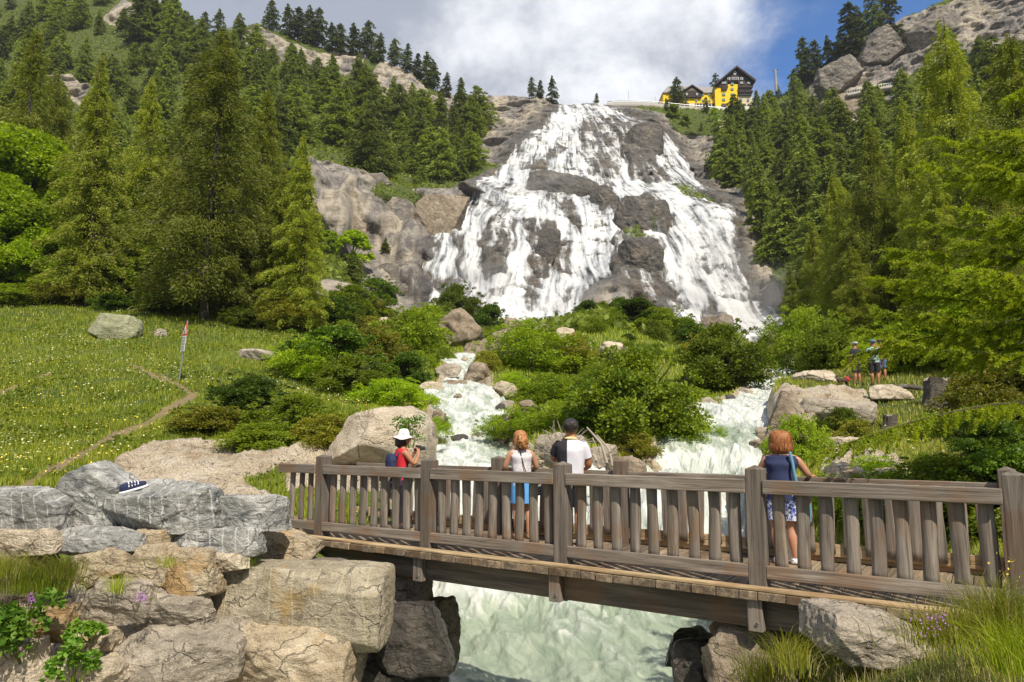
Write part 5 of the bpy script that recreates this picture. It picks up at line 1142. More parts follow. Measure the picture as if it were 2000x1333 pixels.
for a in [
 (PLn[0], 402, 58, 48, 'huge larch with a broad feathery crown towering over the meadow sign', 1.0), (PLn[1], 165, 60, 112, 'tall larch with bare lower limbs left of the huge larch', .95),
 (PLn[2], 272, 66, 150, 'larch filling the gap left of the huge larch', .9), (PLn[1], 592, 58, 262, 'narrow larch beside the left cliff', 1.0),
 (PLn[2], 492, 66, 175, 'larch close behind the right side of the huge larch', .9), (PLn[0], 320, 66, 300, 'shorter larch in front of the taller ones left of centre', .9),
 (PLn[1], 535, 60, 330, 'short larch between the huge larch and the narrow larch', 1.1), (PB[0], 40, 66, 250, 'bright yellow-green broadleaf tree at the left edge of the meadow', 1.2),
 (PB[1], 175, 66, 330, 'rounded bright broadleaf tree above the lichened boulder', 1.25), (PB[0], -30, 62, 330, 'broadleaf tree cut by the left edge above the meadow', 1.2),
 (PLn[2], 15, 72, 45, 'light green larch in the top left corner', .85), (PB[1], 110, 63, 430, 'low broadleaf tree at the back edge of the meadow', 1.4), (PLn[0], 85, 80, 140, 'dull green larch behind the bright broadleaf trees', .85),
 (PB[0], 262, 64, 440, 'low broadleaf tree between the meadow boulder and the huge larch', 1.3), (PLn[1], 465, 60, 440, 'young larch with drooping boughs right of the warning sign', 1.3), (PLn[0], 330, 61, 470, 'young larch with low boughs behind the warning sign', 1.4),
 (PLn[0], 1905, 46, 40, 'tallest larch on the right with an open lacy crown', .9), (PLn[1], 1790, 56, 195, 'tall larch left of the tallest right-hand larch', .95), (PLn[2], 2010, 40, 60, 'larch cut by the right edge of the picture', 1.0),
 (PLn[2], 1715, 66, 245, 'mid-green larch on the right slope below the rock gallery', 1.0), (PLn[1], 1840, 40, 330, 'dark larch behind the drooping foreground branches', 1.1), (PLn[0], 1650, 72, 330, 'broad larch on the right slope beside the spray', 1.0),
 (PLn[1], 1745, 50, 400, 'larch standing over the two walkers', 1.1), (PLn[2], 1595, 80, 430, 'larch nearest to the foot of the right fall', 1.0), (PLn[0], 1960, 34, 300, 'dense larch behind the drooping branches at the right edge', 1.0),
 (PLn[1], 1555, 96, 520, 'small larch at the edge of the spray pool', 1.2), (PLn[2], 1680, 48, 480, 'young larch behind the walkers', 1.3), (PB[0], 1900, 30, 520, 'broadleaf tree in the shade on the right bank', 1.3), (PB[1], 1990, 26, 560, 'broadleaf tree at the right edge behind the bridge', 1.2), (PB[0], 1880, 34, 590, 'broadleaf tree behind the tall stump', 1.2)]:
    tree_at(a[0], a[1], a[2], a[3], a[4], 'tree', None, a[5])
# skyline and cliff trees
ORD = 'first second third fourth fifth sixth seventh eighth ninth tenth eleventh twelfth thirteenth fourteenth fifteenth sixteenth seventeenth'.split()
for io, (px, top, D, k) in enumerate([(530,0,306,1),(560,6,306,0),(584,14,305,1),(604,10,306,0),(620,16,305,1),(648,42,304,0),(664,46,303,1),(690,44,304,0),(716,40,304,1),(742,62,303,0),(770,76,303,1),(796,86,303,2),(816,104,302,2),(832,100,302,0),(846,118,302,1),(872,140,301,0),(900,150,300,2)]):
    tree_at(PS[k], px, D, top, ORD[io]+' conifer from the left on the skyline ridge above the left cliffs', 'tree', 'conifers along the left skyline ridge', 1.25, 1)
for io, (px, top, D, k) in enumerate([(400,22,300,1),(425,16,300,0),(352,20,300,0),(372,30,300,1),(300,-10,290,0),(322,10,295,2),(338,14,296,1),(268,-30,285,0),(285,-20,288,1)]):
    tree_at(PS[k], px, D, top, ('tallest', 'rightmost', 'broad', 'slim', 'leftmost', 'bushy', 'thin', 'sparse', 'crooked')[io]+' dark conifer on the skyline at the upper left', 'tree', 'conifers along the upper left skyline', 1.2, 1)
for px, top, D, k, lb in [(1038,150,300,1,'leftmost conifer beside the lip of the falls'),(1056,156,301,2,'middle conifer beside the lip of the falls'),(1077,146,299,0,'tallest conifer right beside the lip of the falls'),(1166,182,306,2,'tiny conifer standing alone on the lip of the falls'),
    (1302,192,298,2,'conifer hiding the left corner of the yellow hotel'),(1380,190,296,2,'thin bare conifer in front of the hotel middle'),(1452,203,290,2,'conifer below the right corner of the hotel'),(1324,152,332,1,'conifer behind the grey hotel roof'),(1399,142,336,0,'conifer behind the tall gable of the hotel'),(1520,165,300,1,'conifer at the foot of the power pole'),
    (1575,72,296,2,'slender conifer on the right skyline nearest the power pole'),(1596,78,294,1,'second conifer from the left on the right skyline'),(1622,66,292,0,'pale conifer of the middle pair on the right skyline'),(1642,64,290,1,'dark conifer of the middle pair on the right skyline'),(1668,4,288,2,'tall dark conifer high on the right skyline'),(1684,8,287,0,'tall conifer just right of the dark one on the right skyline'),(1712,-20,285,1,'big conifer cut by the top edge above the right cliff'),(1738,-30,284,0,'second conifer cut by the top edge above the right cliff')]:
    tree_at(PS[k], px, D, top, lb, 'tree', None, 1.3 if k == 2 else 1.0, .6)
# forests, spread evenly over the picture
def scatter(poly, Dr, n, sp, hfun, protos, label, group, seed, cat='tree', ar=.6):
    rs = np.random.RandomState(seed); P = np.array(poly); px = rs.uniform(P[:, 0].min(), P[:, 0].max(), n*40); D = rs.uniform(*Dr, n*40)
    X, Y, Z, rk = ground(px, D); qx, qy = project(X, Y, Z); ok = (poly_in(qx, qy, poly) > 0) & (rk < .35); kept = []; cnt = 0
    for i in np.where(ok)[0]:
        r_ = sp*200/D[i]
        if all(((qx[i]-a)**2+((qy[i]-b)/ar)**2) > ((r_+c)*.5)**2*4*.25*4*.25 *4 for a, b, c in kept):
            kept.append((qx[i], qy[i], r_)); p = protos[int(rs.randint(len(protos)))]; plant(p, (X[i], Y[i], Z[i]-.4), hfun(D[i], rs), label(qx[i], qy[i]) if callable(label) else label, cat, group, rs.uniform(.8, 1.45)); cnt += 1
            if cnt >= n: break
    return cnt
hf = lambda D, rs: rs.uniform(8, 20)
mix = PL*4+PS[:1]
c_ = scatter([(-40,640),(-60,-80),(300,-60),(330,55),(480,108),(520,150),(560,300),(560,560),(300,560)], (78, 325), 140, 20, hf, mix, 'mid-green larch in the forest on the upper left mountainside', 'larches of the upper left forest', 3)
c_ += scatter([(480,112),(620,150),(730,190),(700,320),(640,295),(545,292)], (160, 296), 40, 20, hf, mix, 'larch in the dense stand above the left cliff', 'larches standing above the left cliff', 4)
c_ += scatter([(700,190),(860,228),(950,245),(945,300),(900,368),(800,378),(690,330)], (172, 292), 48, 19, hf, PL*3+PS[:1], 'larch in the clump between the left cliff and the falls', 'larches between the left cliff and the falls', 5)
c_ += scatter([(930,210),(1050,215),(1060,240),(1000,280),(960,300),(940,280)], (230, 298), 7, 24, lambda D, rs: rs.uniform(7, 11), PL+PS, 'small conifer on the rock terraces left of the fall lip', 'small conifers on the terraces left of the lip', 6)
c_ += scatter([(1385,330),(1412,268),(1480,262),(1530,215),(1590,235),(1640,262),(1560,470),(1500,560),(1452,430),(1400,350)], (150, 296), 60, 17, hf, PL*3+PS[:1], 'larch in the steep forest right of the falls', 'larches in the forest right of the falls', 7)
c_ += scatter([(1560,420),(1650,262),(1760,208),(1860,120),(2080,40),(2080,640),(1700,650),(1560,625),(1520,540)], (80, 285), 60, 24, hf, mix, 'larch in the shadowy forest on the right mountainside', 'larches of the right-hand forest', 8)
c_ += scatter([(560,470),(660,470),(720,560),(690,600),(560,600)], (90, 150), 9, 30, lambda D, rs: rs.uniform(4, 8), PBf+PL[:1], 'bushy tree at the foot of the left cliff', 'bushy trees at the foot of the left cliff', 9)
for px, D, top, lb in [(752,158,462,'small larch growing on the ledge of the left cliff'),(690,150,450,'bushy tree against the left cliff face'),(730,180,348,'bush on the pale ledge of the left cliff')]: tree_at(PL[1] if 'larch' in lb else PBf[0], px, D, top, lb, 'tree', None, 1.4)
scatter([(600,110),(720,110),(830,190),(900,190),(880,215),(700,165)], (285, 305), 16, 22, lambda D, rs: rs.uniform(4, 7), PBf, 'round bush on the broken skyline bluffs', 'bushes on the skyline bluffs', 10, 'bush')
scatter([(1200,222),(1420,235),(1430,290),(1380,330),(1330,262),(1260,235)], (262, 305), 14, 22, lambda D, rs: rs.uniform(3.5, 8), PBf+PS[:1], 'green bush on the slope below the hotel road', 'bushes below the hotel road', 12, 'bush')
# shrubs placed one by one: px, base py, top py, nominal D, wide, label
def shrub(px, py, top, D, wide, label, kind=0, group=None):
    Dh = hit(px, py, D); x, y, z = gpt(px, Dh); tz = at(px, top, y)[2]; pr = (PU+PUl)[kind % 5]
    return plant(pr, (x, y, z-.15), max(tz-z+.15, .25), label, 'shrub', group, wide)
for a in [
 (895,612,560,62,1.0,'bright shrub growing on top of the leaning boulder',0),(955,660,596,64,.9,'dark shrub between the leaning boulder and its neighbour',1),(950,725,690,52,1.0,'narrow bush below the two brown boulders',2),
 (840,655,600,80,1.2,'shrub left of the leaning boulder at the foot of the falls',3),(800,700,610,70,1.3,'green bush on the slope left of the leaning boulder',0),(640,745,640,46,1.5,'leafy bush at the right end of the meadow',1),(600,735,665,42,1.3,'bush at the meadow edge near the grey outcrop',4),
 (720,740,650,48,1.4,'green bush above the side trickle',2),(690,780,700,40,1.5,'broad green bush above the pale boulder',0),(790,760,690,42,1.2,'rounded bush left of the left cascade',1),(770,800,745,33,1.8,'spreading leafy shrub reaching over the left cascade',3),
 (820,730,690,48,1.2,'yellow-green bush beside the left cascade',4),(490,820,735,27,1.6,'dark low shrub in the meadow in front of the path',1),(570,850,775,24,1.7,'dark green shrub spreading towards the pale boulder',0),(420,850,800,24,2.2,'low dark shrub mat on the bank above the pale slab',2),(640,870,815,20,1.5,'low shrub leaning on the large pale boulder',2),(520,875,830,19,2.6,'creeping shrub mat above the pale slab',0),
 (1250,870,690,25,.95,'tall leafy shrub on the tip of the island behind the man',0),(1190,850,740,27,1.3,'dense green shrub on the island left of the tall one',1),(1310,870,800,24,1.5,'leafy shrub reaching out over the right cascade',3),(1130,830,770,29,1.6,'low bright shrub on the island near the driftwood',4),(1235,900,850,21,1.5,'low shrub at the water edge of the island',2),
 (1420,760,640,46,1.15,'large rounded dark green bush on the right end of the island',0),(1370,700,655,70,1.2,'rounded bush behind the large dark one',2),(1240,640,585,90,1.5,'dark bush row on the crest of the island',1),(1300,660,605,85,1.5,'dark shrub on the crest right of the bush row',0),(1350,680,630,80,1.2,'shrub on the right shoulder of the island crest',1),(1115,720,660,56,1.3,'dark round bush right of the pale boulder',2),(1040,720,640,62,1.6,'yellow-green grassy bush at the island top left',4),
 (1070,790,735,36,1.7,'low bush on the left bank of the island',3),(1160,765,715,42,1.5,'bush in the middle of the island',4),(1215,745,690,48,1.3,'bush right of the tiny spout',0),(1000,850,800,26,1.5,'leafy bush hanging above the dark boulder',4),(1340,800,760,33,1.6,'yellow-green bush left of the right cascade',3),(1480,700,670,60,1.2,'dark shrub beside the spray pool',1),
 (1575,730,610,46,.9,'light green sapling above the right cascade',3),(1620,725,640,40,1.1,'leafy sapling behind the flat pale boulder',0),(1530,720,672,55,1.2,'shrub at the bend of the right channel',2),(1700,690,640,50,1.0,'light green bush behind the walkers',4),(1760,730,640,34,1.3,'light green bush right of the walkers',3),(1560,900,820,18,.9,'green bush right of the woman in navy',3),(1640,850,800,18,1.3,'low green bush in front of the overhanging rock',0),
 (1660,990,930,12.5,1.4,'bright green bush behind the bridge railing on the right',4),(1760,1020,930,11.5,1.5,'green shrub behind the railing below the larch branch',3),(1870,1040,900,10.6,1.5,'dense green shrub behind the railing at the right',0),(1960,1040,880,10,1.3,'leafy shrub behind the last railing post',1),(1930,900,800,17,1.1,'shaded bush beneath the larch branch',1),(1980,860,720,16,1.3,'shaded bush at the right edge beneath the larch',2),
 (1915,800,730,24,1.3,'bush right of the tall stump',0),(855,862,818,25,1.0,'grassy tuft-like bush on the rock in the white water',4),(1700,940,895,13.6,1.6,'straw-green tuft bush on the ochre rock',4),(690,620,560,110,1.6,'bush at the foot of the left cliff',0),(640,640,580,90,1.8,'green bush on the slope below the left cliff',1),(560,640,590,70,1.8,'bush on the slope right of the huge larch',2),(740,600,545,120,1.3,'bush against the pale rock at the cliff foot',1),(480,640,600,60,1.8,'low bush in the shade of the huge larch',0),(300,610,570,50,2.2,'shaded undergrowth bush left of the warning sign',1),(120,600,560,48,2.4,'shaded undergrowth bush at the back of the meadow',2),(20,600,560,46,2.4,'undergrowth bush at the left edge of the meadow',0),(215,606,575,52,2.0,'undergrowth bush behind the lichened boulder',1)]: shrub(*a)
# undergrowth scattered between the boulders
scatter([(560,640),(700,590),(850,640),(880,700),(830,780),(700,780),(600,720)], (34, 100), 40, 7.5, lambda D, rs: rs.uniform(.7, 1.6)*D/45, PU+PUl, 'low shrub on the green slope left of the left cascade', 'low shrubs left of the left cascade', 14, 'shrub')
scatter([(1000,660),(1200,610),(1420,670),(1440,740),(1330,790),(1240,870),(1040,850),(1000,760)], (22, 90), 46, 6, lambda D, rs: rs.uniform(.6, 1.3)*D/40, PU+PUl, 'low shrub on the island between the two cascades', 'low shrubs on the island', 15, 'shrub')
scatter([(1890,700),(2000,640),(2000,900),(1900,1000),(1600,1000),(1640,860),(1860,850)], (10, 45), 46, 4.5, lambda D, rs: rs.uniform(.5, 1.0)*(D+12)/30, PU+PUl, 'low shrub on the overgrown right bank', 'low shrubs on the right bank', 16, 'shrub')
for p in list(PROTO.values()):
    for c in list(p.children): bpy.data.objects.remove(c)
    bpy.data.objects.remove(p)

# ---------------------------------------------------------------- grass, flowers, herbs
def in_river(a, D, pad=0):
    m = np.zeros(a.shape, bool)
    for rt in RT:
        d = np.clip(D, rt[0, 0], rt[-1, 0]); m |= (D >= rt[0, 0]-.3) & (D <= rt[-1, 0]) & (a > np.interp(d, rt[:, 0], rt[:, 1])-pad) & (a < np.interp(d, rt[:, 0], rt[:, 2])+pad)
    return m
def on_path(px, py):
    m = np.zeros(px.shape)
    for pl, hw in PATHS:
        P = np.array(pl, float)
        for (x1, y1), (x2, y2) in zip(P, P[1:]):
            t_ = np.clip(((px-x1)*(x2-x1)+(py-y1)*(y2-y1))/((x2-x1)**2+(y2-y1)**2), 0, 1); m = np.maximum(m, np.hypot(px-x1-t_*(x2-x1), (py-y1-t_*(y2-y1))*1.4) < hw*.75)
    return m > 0
def spots(pxr, Dr, n, rs, poly=None, dens=None):
    px = rs.uniform(*pxr, n); D = np.exp(rs.uniform(math.log(Dr[0]), math.log(Dr[1]), n)); X, Y, Z, rk = ground(px, D); qx, qy = project(X, Y, Z)
    ok = (rk < .4) & ~in_river(X/Y, D, .01) & ~(on_path(qx, qy) & (D < 60))
    if poly: ok &= poly_in(qx, qy, poly) > 0
    if dens: ok &= fbm(X*dens, Y*dens, 0, 4, 8)+rs.uniform(-.22, .22, n) > .12
    return X[ok], Y[ok], Z[ok]
def grass(name, label, X, Y, Z, h, w, mat, rs, seg=2, lean=.5, w0=None):
    n = len(X); az = rs.uniform(0, 6.28, n); h = h*rs.uniform(.45, 1.25, n)*(.8+.5*vnoise(X*.5, Y*.5, 0, 4)); ln = rs.uniform(.1, lean, n)*h; s = np.stack([np.cos(az), np.sin(az), 0*az], 1); d = np.stack([-np.sin(az), np.cos(az), 0*az], 1)
    B = np.stack([X, Y, Z-.02], 1); rows = []
    for i in range(seg+1):
        t = i/seg; c = B+d*(ln*t*t)[:, None]; c[:, 2] += h*(t-.18*t*t*ln/h*2); ww = (w*(1-t)**.8*.5+.0004)
        rows += [c-s*np.reshape(ww, (-1, 1)), c+s*np.reshape(ww, (-1, 1))]
    V = np.stack(rows, 1).reshape(-1, 3); k = 2*(seg+1); b = np.arange(n)[:, None]*k
    F = np.concatenate([np.concatenate([b+2*i, b+2*i+1, b+2*i+3, b+2*i+2], 1) for i in range(seg)])
    o = mesh_np(name, V, F, [mat], smooth=False); return tag(o, label, kind='stuff')
def flowers(name, label, X, Y, Z, h, r, mat, rs):
    n = len(X); A = np.stack([np.cos(X*99), np.sin(X*99), .1+0*X], 1); C = np.stack([X, Y, Z+h*rs.uniform(.55, 1.1, n)], 1)
    V, F = leaves(C, A, r*rs.uniform(.6, 1.3, n), r*rs.uniform(.6, 1.2, n), rs, 2.5); tag(mesh_np(name, V, F, [mat], smooth=False), label, kind='stuff')
rs = np.random.RandomState(12)
X, Y, Z = spots((-250, 720), (12.5, 75), 190000, rs); D = Y; grass('meadow_grass', 'flowery meadow grass on the left slope', X, Y, Z, .14+.0042*D, .010+.0011*D, LM['grass'], rs, 1)
X, Y, Z = spots((700, 1560), (18, 130), 110000, rs); D = Y; grass('island_grass', 'bright grass between the cascades', X, Y, Z, .12+.0065*D, .010+.0012*D, LM['grass'], rs, 1)
X, Y, Z = spots((1490, 2250), (8.8, 60), 90000, rs); D = Y; grass('bank_grass', 'mixed grass on the right bank', X, Y, Z, .14+.005*D, .008+.0011*D, LM['straw'], rs, 1)
X, Y, Z = spots((1500, 2350), (3.2, 8.2), 36000, rs); grass('foreground_grass', 'tall seeding grass below the right end of the bridge', X, Y, Z, .20, .006, LM['straw'], rs, 3, .9)
sel = rs.uniform(size=len(X)) < .10; grass('seed_heads', 'straw seed stalks in the foreground grass', X[sel], Y[sel], Z[sel], .38, .004, leaf_mat('straw_stalks', (.45, .40, .20), (.55, .48, .27)), rs, 3, .8)
fw = flat_mat('white_petals', (.66, .66, .38), .8, var=.05); fy = flat_mat('yellow_petals', (.80, .62, .06), .8); fp = flat_mat('purple_petals', (.42, .20, .50), .8)
X, Y, Z = spots((-250, 720), (13, 62), 16000, rs, None, .11); flowers('white_flowers', 'white umbel flowers dotted over the meadow', X, Y, Z, .20+.0035*Y, .03+.0011*Y, fw, rs)
X, Y, Z = spots((-250, 720), (13, 55), 6000, rs, None, .3); flowers('yellow_flowers', 'yellow flowers dotted over the meadow', X, Y, Z, .18+.003*Y, .035+.001*Y, fy, rs)
X, Y, Z = spots((700, 2000), (14, 50), 1500, rs); flowers('bank_flowers', 'pale flowers dotted over the banks', X, Y, Z, .25, .05, fw, rs)
X, Y, Z = spots((-250, 720), (13, 60), 26000, rs, None, .35); C = np.stack([X, Y, Z+.08+.002*Y], 1); V, F = leaves(C, rs.normal(size=(len(X), 3))*[1, 1, .4], .05+.0028*Y, .03+.0018*Y, rs, 1.2); tag(mesh_np('meadow_herbs', V, F, [LM['bush']], smooth=False), 'leafy herb patches in the meadow', kind='stuff')
px_ = rs.uniform(-300, 2300, 150000); D_ = rs.uniform(62, 325, 150000); X, Y, Z, rk_ = ground(px_, D_); ok = (rk_ < .45); X, Y, Z = X[ok], Y[ok], Z[ok]; n_ = len(X)
V, F = leaves(np.stack([X, Y, Z+rs.uniform(.1, 1.0, n_)*(.4+1.0*np.clip(vnoise(X*.12, Y*.12, 0, 3)+.4, 0, 1))], 1), rs.normal(size=(n_, 3)), rs.uniform(.6, 1.5, n_), rs.uniform(.35, .8, n_), rs, .8); tag(mesh_np('undergrowth', V, F, [LM['larch_far']], smooth=False), 'low scrub and undergrowth covering the mountainsides', kind='stuff')
# herbs on and beside the wall
def herb(name, label, px, py, D, w, h, n, ll, mat, seed, cat='plant', ground_=False, drop=.0):
    rs = np.random.RandomState(seed); c = np.array(gpt(px, D)) if ground_ else np.array(at(px, py, D)); bl = []
    for i in range(9): bl.append((rs.uniform(-w, w)*.5, rs.uniform(-.12, .12)*1.5, rs.uniform(.1, 1)*h, min(w, h)*rs.uniform(.2, .36)))
    V, F = blob_leaves(seed, bl, n, ll, rs, 1.2); r = empty(name, tuple(c), 0, label, cat); mesh_np('foliage', V, F, [mat], smooth=False, parent=r)
    ac = Acc()
    for x, y, z, q in bl: V, F = tube_np([(x*.3, .08, -.05-drop), (x*.7, y*.5+.03, z*.5), (x, y, z)], [.006, .005, .003], 4); ac.add(V, F)
    V, F, _ = ac.get(); mesh_np('stems', V, F, [LM['bush']], parent=r); return r
herb('bramble', 'bright bramble with broad leaves at the bottom left edge', 36, 1300, 7.9, .75, .72, 120, .085, LM['bramble'], 2)
herb('bramble', 'small bramble trailing over the ochre wall stone', 135, 1335, 7.85, .36, .5, 80, .065, LM['bramble'], 3)
herb('bramble', 'sprig of bramble leaves below the smooth grey wall stone', 165, 1250, 8.0, .30, .12, 40, .075, LM['bramble'], 4)
herb('bush', 'small green plant behind the domed granite stone', 385, 985, 10.4, .25, .22, 60, .05, LM['bush'], 5)
herb('bush', 'sapling with oval leaves at the water edge behind the railing', 800, 870, 13.8, .5, .5, 60, .06, LM['bramble'], 6)
def tuft(label, px, py, D, w, h, n, seed, mat='straw', up=1.0, flow=None, name='grass_tuft', group=None):
    rs = np.random.RandomState(seed); c = np.array(at(px, py, D)); X = c[0]+rs.normal(0, w*.26, n); Y = c[1]+rs.normal(0, .10, n); Z = c[2]+rs.uniform(-.06, .03, n)
    az = rs.uniform(0, 6.28, n); L = h*rs.uniform(.5, 1.2, n); rows = []; s = np.stack([np.cos(az), np.sin(az)*.5, 0*az], 1)*.0035; d = np.stack([(X-c[0])/w*1.1+rs.normal(0, .22, n), rs.uniform(-.5, .05, n), 0*X], 1)
    for i in range(4):
        t = i/3; q = np.stack([X, Y, Z], 1)+d*(L*t*t)[:, None]; q[:, 2] += L*(t*up-.45*t*t); rows += [q-s*(1-t*.85), q+s*(1-t*.85)]
    V = np.stack(rows, 1).reshape(-1, 3); b = np.arange(n)[:, None]*8; F = np.concatenate([np.concatenate([b+2*i, b+2*i+1, b+2*i+3, b+2*i+2], 1) for i in range(3)])
    r = empty(name, (0, 0, 0), 0, label, 'grass tuft', group); tag(mesh_np('blades', V, F, [LM[mat]], smooth=False, parent=r), kind='stuff')
    if flow: m_ = int(flow[0]); C = np.stack([c[0]+flow[3]+rs.normal(0, flow[4], m_), c[1]-.15+rs.normal(0, .03, m_), c[2]+flow[2]+rs.normal(0, flow[4]*.6, m_)], 1); V, F = leaves(C, rs.normal(size=(m_, 3)), .018, .014, rs); tag(mesh_np('flowers', V, F, [flow[1]], smooth=False, parent=r), kind='stuff')
    return r
tuft('large grass tuft with purple thyme hanging over the left wall', 70, 1150, 8.35, .75, .48, 1500, 1, 'grass', flow=(160, fp, -.06, .06, .05))
tuft('grass tuft growing from the wall top at the left edge', 10, 1120, 8.3, .5, .42, 700, 2, 'straw')
tuft('reddish grass tuft beside the rounded tan wall stone', 118, 1120, 8.35, .4, .36, 500, 3, 'straw')
tuft('thin grass tuft between two tan wall stones', 232, 1150, 8.5, .16, .30, 160, 4, 'grass'); tuft('grass tuft beside the small whitish wall stone', 484, 1100, 9.2, .16, .24, 180, 5, 'grass')
tuft('dry grass tuft above the cracked brown wall stone', 325, 1100, 8.55, .25, .16, 160, 6, 'straw'); tuft('purple thyme patch on the long grey wall stone', 290, 1165, 8.25, .12, .06, 60, 7, 'grass', flow=(110, fp, .02, 0, .045))
tuft('tall grass spilling over the brown boulder by the river', 1500, 1330, 6.6, .5, .5, 500, 8); tuft('tall grass against the broad grey boulder', 1545, 1300, 6.3, .3, .5, 350, 9)
tuft('fine grass leaning in front of the right end of the bridge', 1860, 1250, 5.3, .7, .5, 700, 10, flow=(90, fp, .16, -.2, .08)); tuft('tall flowering grass in front of the last railing post', 1965, 1240, 4.6, .35, .62, 700, 11, 'straw', flow=(40, fy, .42, .02, .09))
tuft('grass tuft at the right edge below the last post', 1995, 1300, 4.3, .4, .5, 600, 12, 'grass'); tuft('straw tuft drooping on the ochre bank rock', 1690, 950, 13.5, .6, .5, 700, 13, 'straw', .8, flow=(80, fp, .12, .45, .12)); tuft('green grass cushion on the rock in the white water', 852, 866, 24, .7, .9, 900, 14, 'grass', .7)

# ---------------------------------------------------------------- foreground larch, trunk just outside the picture
LX, LY, LZ = gpt(2240, 9.5); rs = np.random.RandomState(44)
fl_ = empty('larch_tree', (LX, LY, LZ), 0, 'bright foreground larch reaching in from the right edge with drooping branches', 'tree')
zt = np.linspace(0, 1, 14); V, F = tube_np(np.stack([.12*np.sin(zt*4), .1*np.cos(zt*3), zt*10-.3], 1), .17*(1-zt)+.03, 12); mesh_np('trunk', V, F, [BARK], parent=fl_)
tips = [(1955,190,9.6,60),(1900,262,9.2,200),(1820,268,9.4,300),(1812,318,8.8,340),(1850,350,9.8,360),(1880,400,8.6,420),(1780,430,9.8,450),(1722,488,9.0,470),(1760,520,8.4,520),(1702,548,9.4,520),(1800,560,9.9,560),(1712,590,9.0,580),(1690,640,9.6,620),(1740,660,8.5,640),(1780,610,8.9,600),(1660,690,9.3,670),(1602,888,8.6,800),(1930,330,8.8,330),(1940,440,9.4,430),(1850,480,9.2,480),(1870,560,8.3,560),(1840,640,8.8,640),(1880,700,9.4,690),(1920,600,9.9,600),(1860,300,9.9,310),(1960,260,8.8,260),(1920,520,8.1,520),(1760,580,9.6,560)]
wood = Acc(); nV = []; nF = 0
CC = []; AAx = []; LL_ = []
for tx, ty, tD, ry in tips:
    tip = np.array(at(tx, ty, tD)); root = np.array([LX, LY, at(2240, ry, LY)[2]]); L = np.linalg.norm(tip-root); s = np.linspace(0, 1, 14)[:, None]
    low = ty > 680; mid = root+(tip-root)*s; mid[:, 2] += (np.sin(s[:, 0]*math.pi)*(.10 if low else -.10)*L*.6); mid += np.cumsum(rs.normal(0, .012, mid.shape), 0)
    V, F = tube_np(mid, .022*(1.08-s[:, 0])**1.1+.003, 5); wood.add(V, F)
    nt = int(L*26); tt = rs.uniform(.22, 1, nt)
    for q in tt:
        i = min(int(q*13), 12); f = q*13-i; p0 = mid[i]*(1-f)+mid[i+1]*f; d = unit(mid[i+1]-mid[i]); sd = unit(np.cross(d, [0, 0, 1.]))*rs.choice([-1, 1])
        ln = rs.uniform(.14, .42)*(1.15-.55*q)*(1.25 if low else 1); dr = unit(d*.9+sd*rs.uniform(.3, .9)+np.array([0, 0, rs.uniform(-.75, .25) if not low else rs.uniform(-1.1, -.1)])); e = p0+dr*ln; e[2] -= ln*.12
        V, F = tube_np([p0, (p0+e)/2, e], [.0045, .0035, .002], 3); wood.add(V, F)
        m = int(ln/.020); u_ = np.linspace(.05, 1, m); c = p0+(e-p0)*u_[:, None]; c = np.repeat(c, 8, 0); a = unit(rs.normal(size=(len(c), 3))+dr*.9); ll = rs.uniform(.026, .042, len(c)); CC.append(c+a*ll[:, None]*.5); AAx.append(a); LL_.append(ll)
    m = int(L*.75/.02); u_ = np.linspace(.25, 1, m); ii = np.minimum((u_*13).astype(int), 12); f = (u_*13-ii)[:, None]; c = mid[ii]*(1-f)+mid[ii+1]*f; c = np.repeat(c, 5, 0); a = unit(rs.normal(size=(len(c), 3))); ll = rs.uniform(.024, .038, len(c)); CC.append(c+a*ll[:, None]*.5); AAx.append(a); LL_.append(ll)
C = np.concatenate(CC)-[LX, LY, LZ]; A = np.concatenate(AAx); V, F = leaves(C, A, np.concatenate(LL_)*1.5, .011, rs, .3)
print('needles', len(F)); mesh_np('needles', V, F, [LM['larch_near']], smooth=False, parent=fl_); V, F, _ = wood.get(); mesh_np('branches', V-[LX, LY, LZ], F, [BARK], parent=fl_)
print('trees', c_, len(bpy.data.objects))
# ---------------------------------------------------------------- hotel, road, pole, gallery
HY = 330.0
def HP(px, py, Y=HY): x, y, z = at(px, py, Y); return float(x), float(z)
hx, hz = HP(1385, 214)
hotel = empty('hotel', (hx, HY, hz), 0, 'yellow alpine hotel with a dark timber gable above the falls', 'hotel')
def hl(px, py): x, z = HP(px, py); return x-hx, z-hz
YW = flat_mat('yellow_plaster', (.90, .60, .012), .8, var=.06, scale=.4); CW = flat_mat('cream_plaster', (.66, .55, .38), .8, var=.06, scale=.4); DW = flat_mat('dark_timber', (.035, .024, .022), .8, var=.3, scale=1.5)
GR_ = flat_mat('grey_slate_roof', (.42, .41, .40), .8, var=.15, scale=.6); GLs = flat_mat('window_glass', (.20, .27, .36), .25, var=.1); WF = flat_mat('white_frame', (.74, .74, .76), .6, var=.03); TS = flat_mat('teal_shutter', (.18, .42, .34), .7); WP = flat_mat('white_base', (.70, .69, .66), .8); DG = flat_mat('dark_opening', (.03, .03, .04), .6)
def hbox(name, m, x0, y0, x1, y1, d0, d1, parent=None, bev=0):
    a = hl(x0, y0); b = hl(x1, y1); bm = bmesh.new(); box(bm, min(a[0], b[0]), max(a[0], b[0]), d0, d1, min(a[1], b[1]), max(a[1], b[1])); return bm_obj(name, bm, m, parent or hotel)
def hpoly(name, m, pts, d0, d1, parent=None): bm = bmesh.new(); prism(bm, [hl(*p) for p in pts], d0, d1); return bm_obj(name, bm, m, parent or hotel)
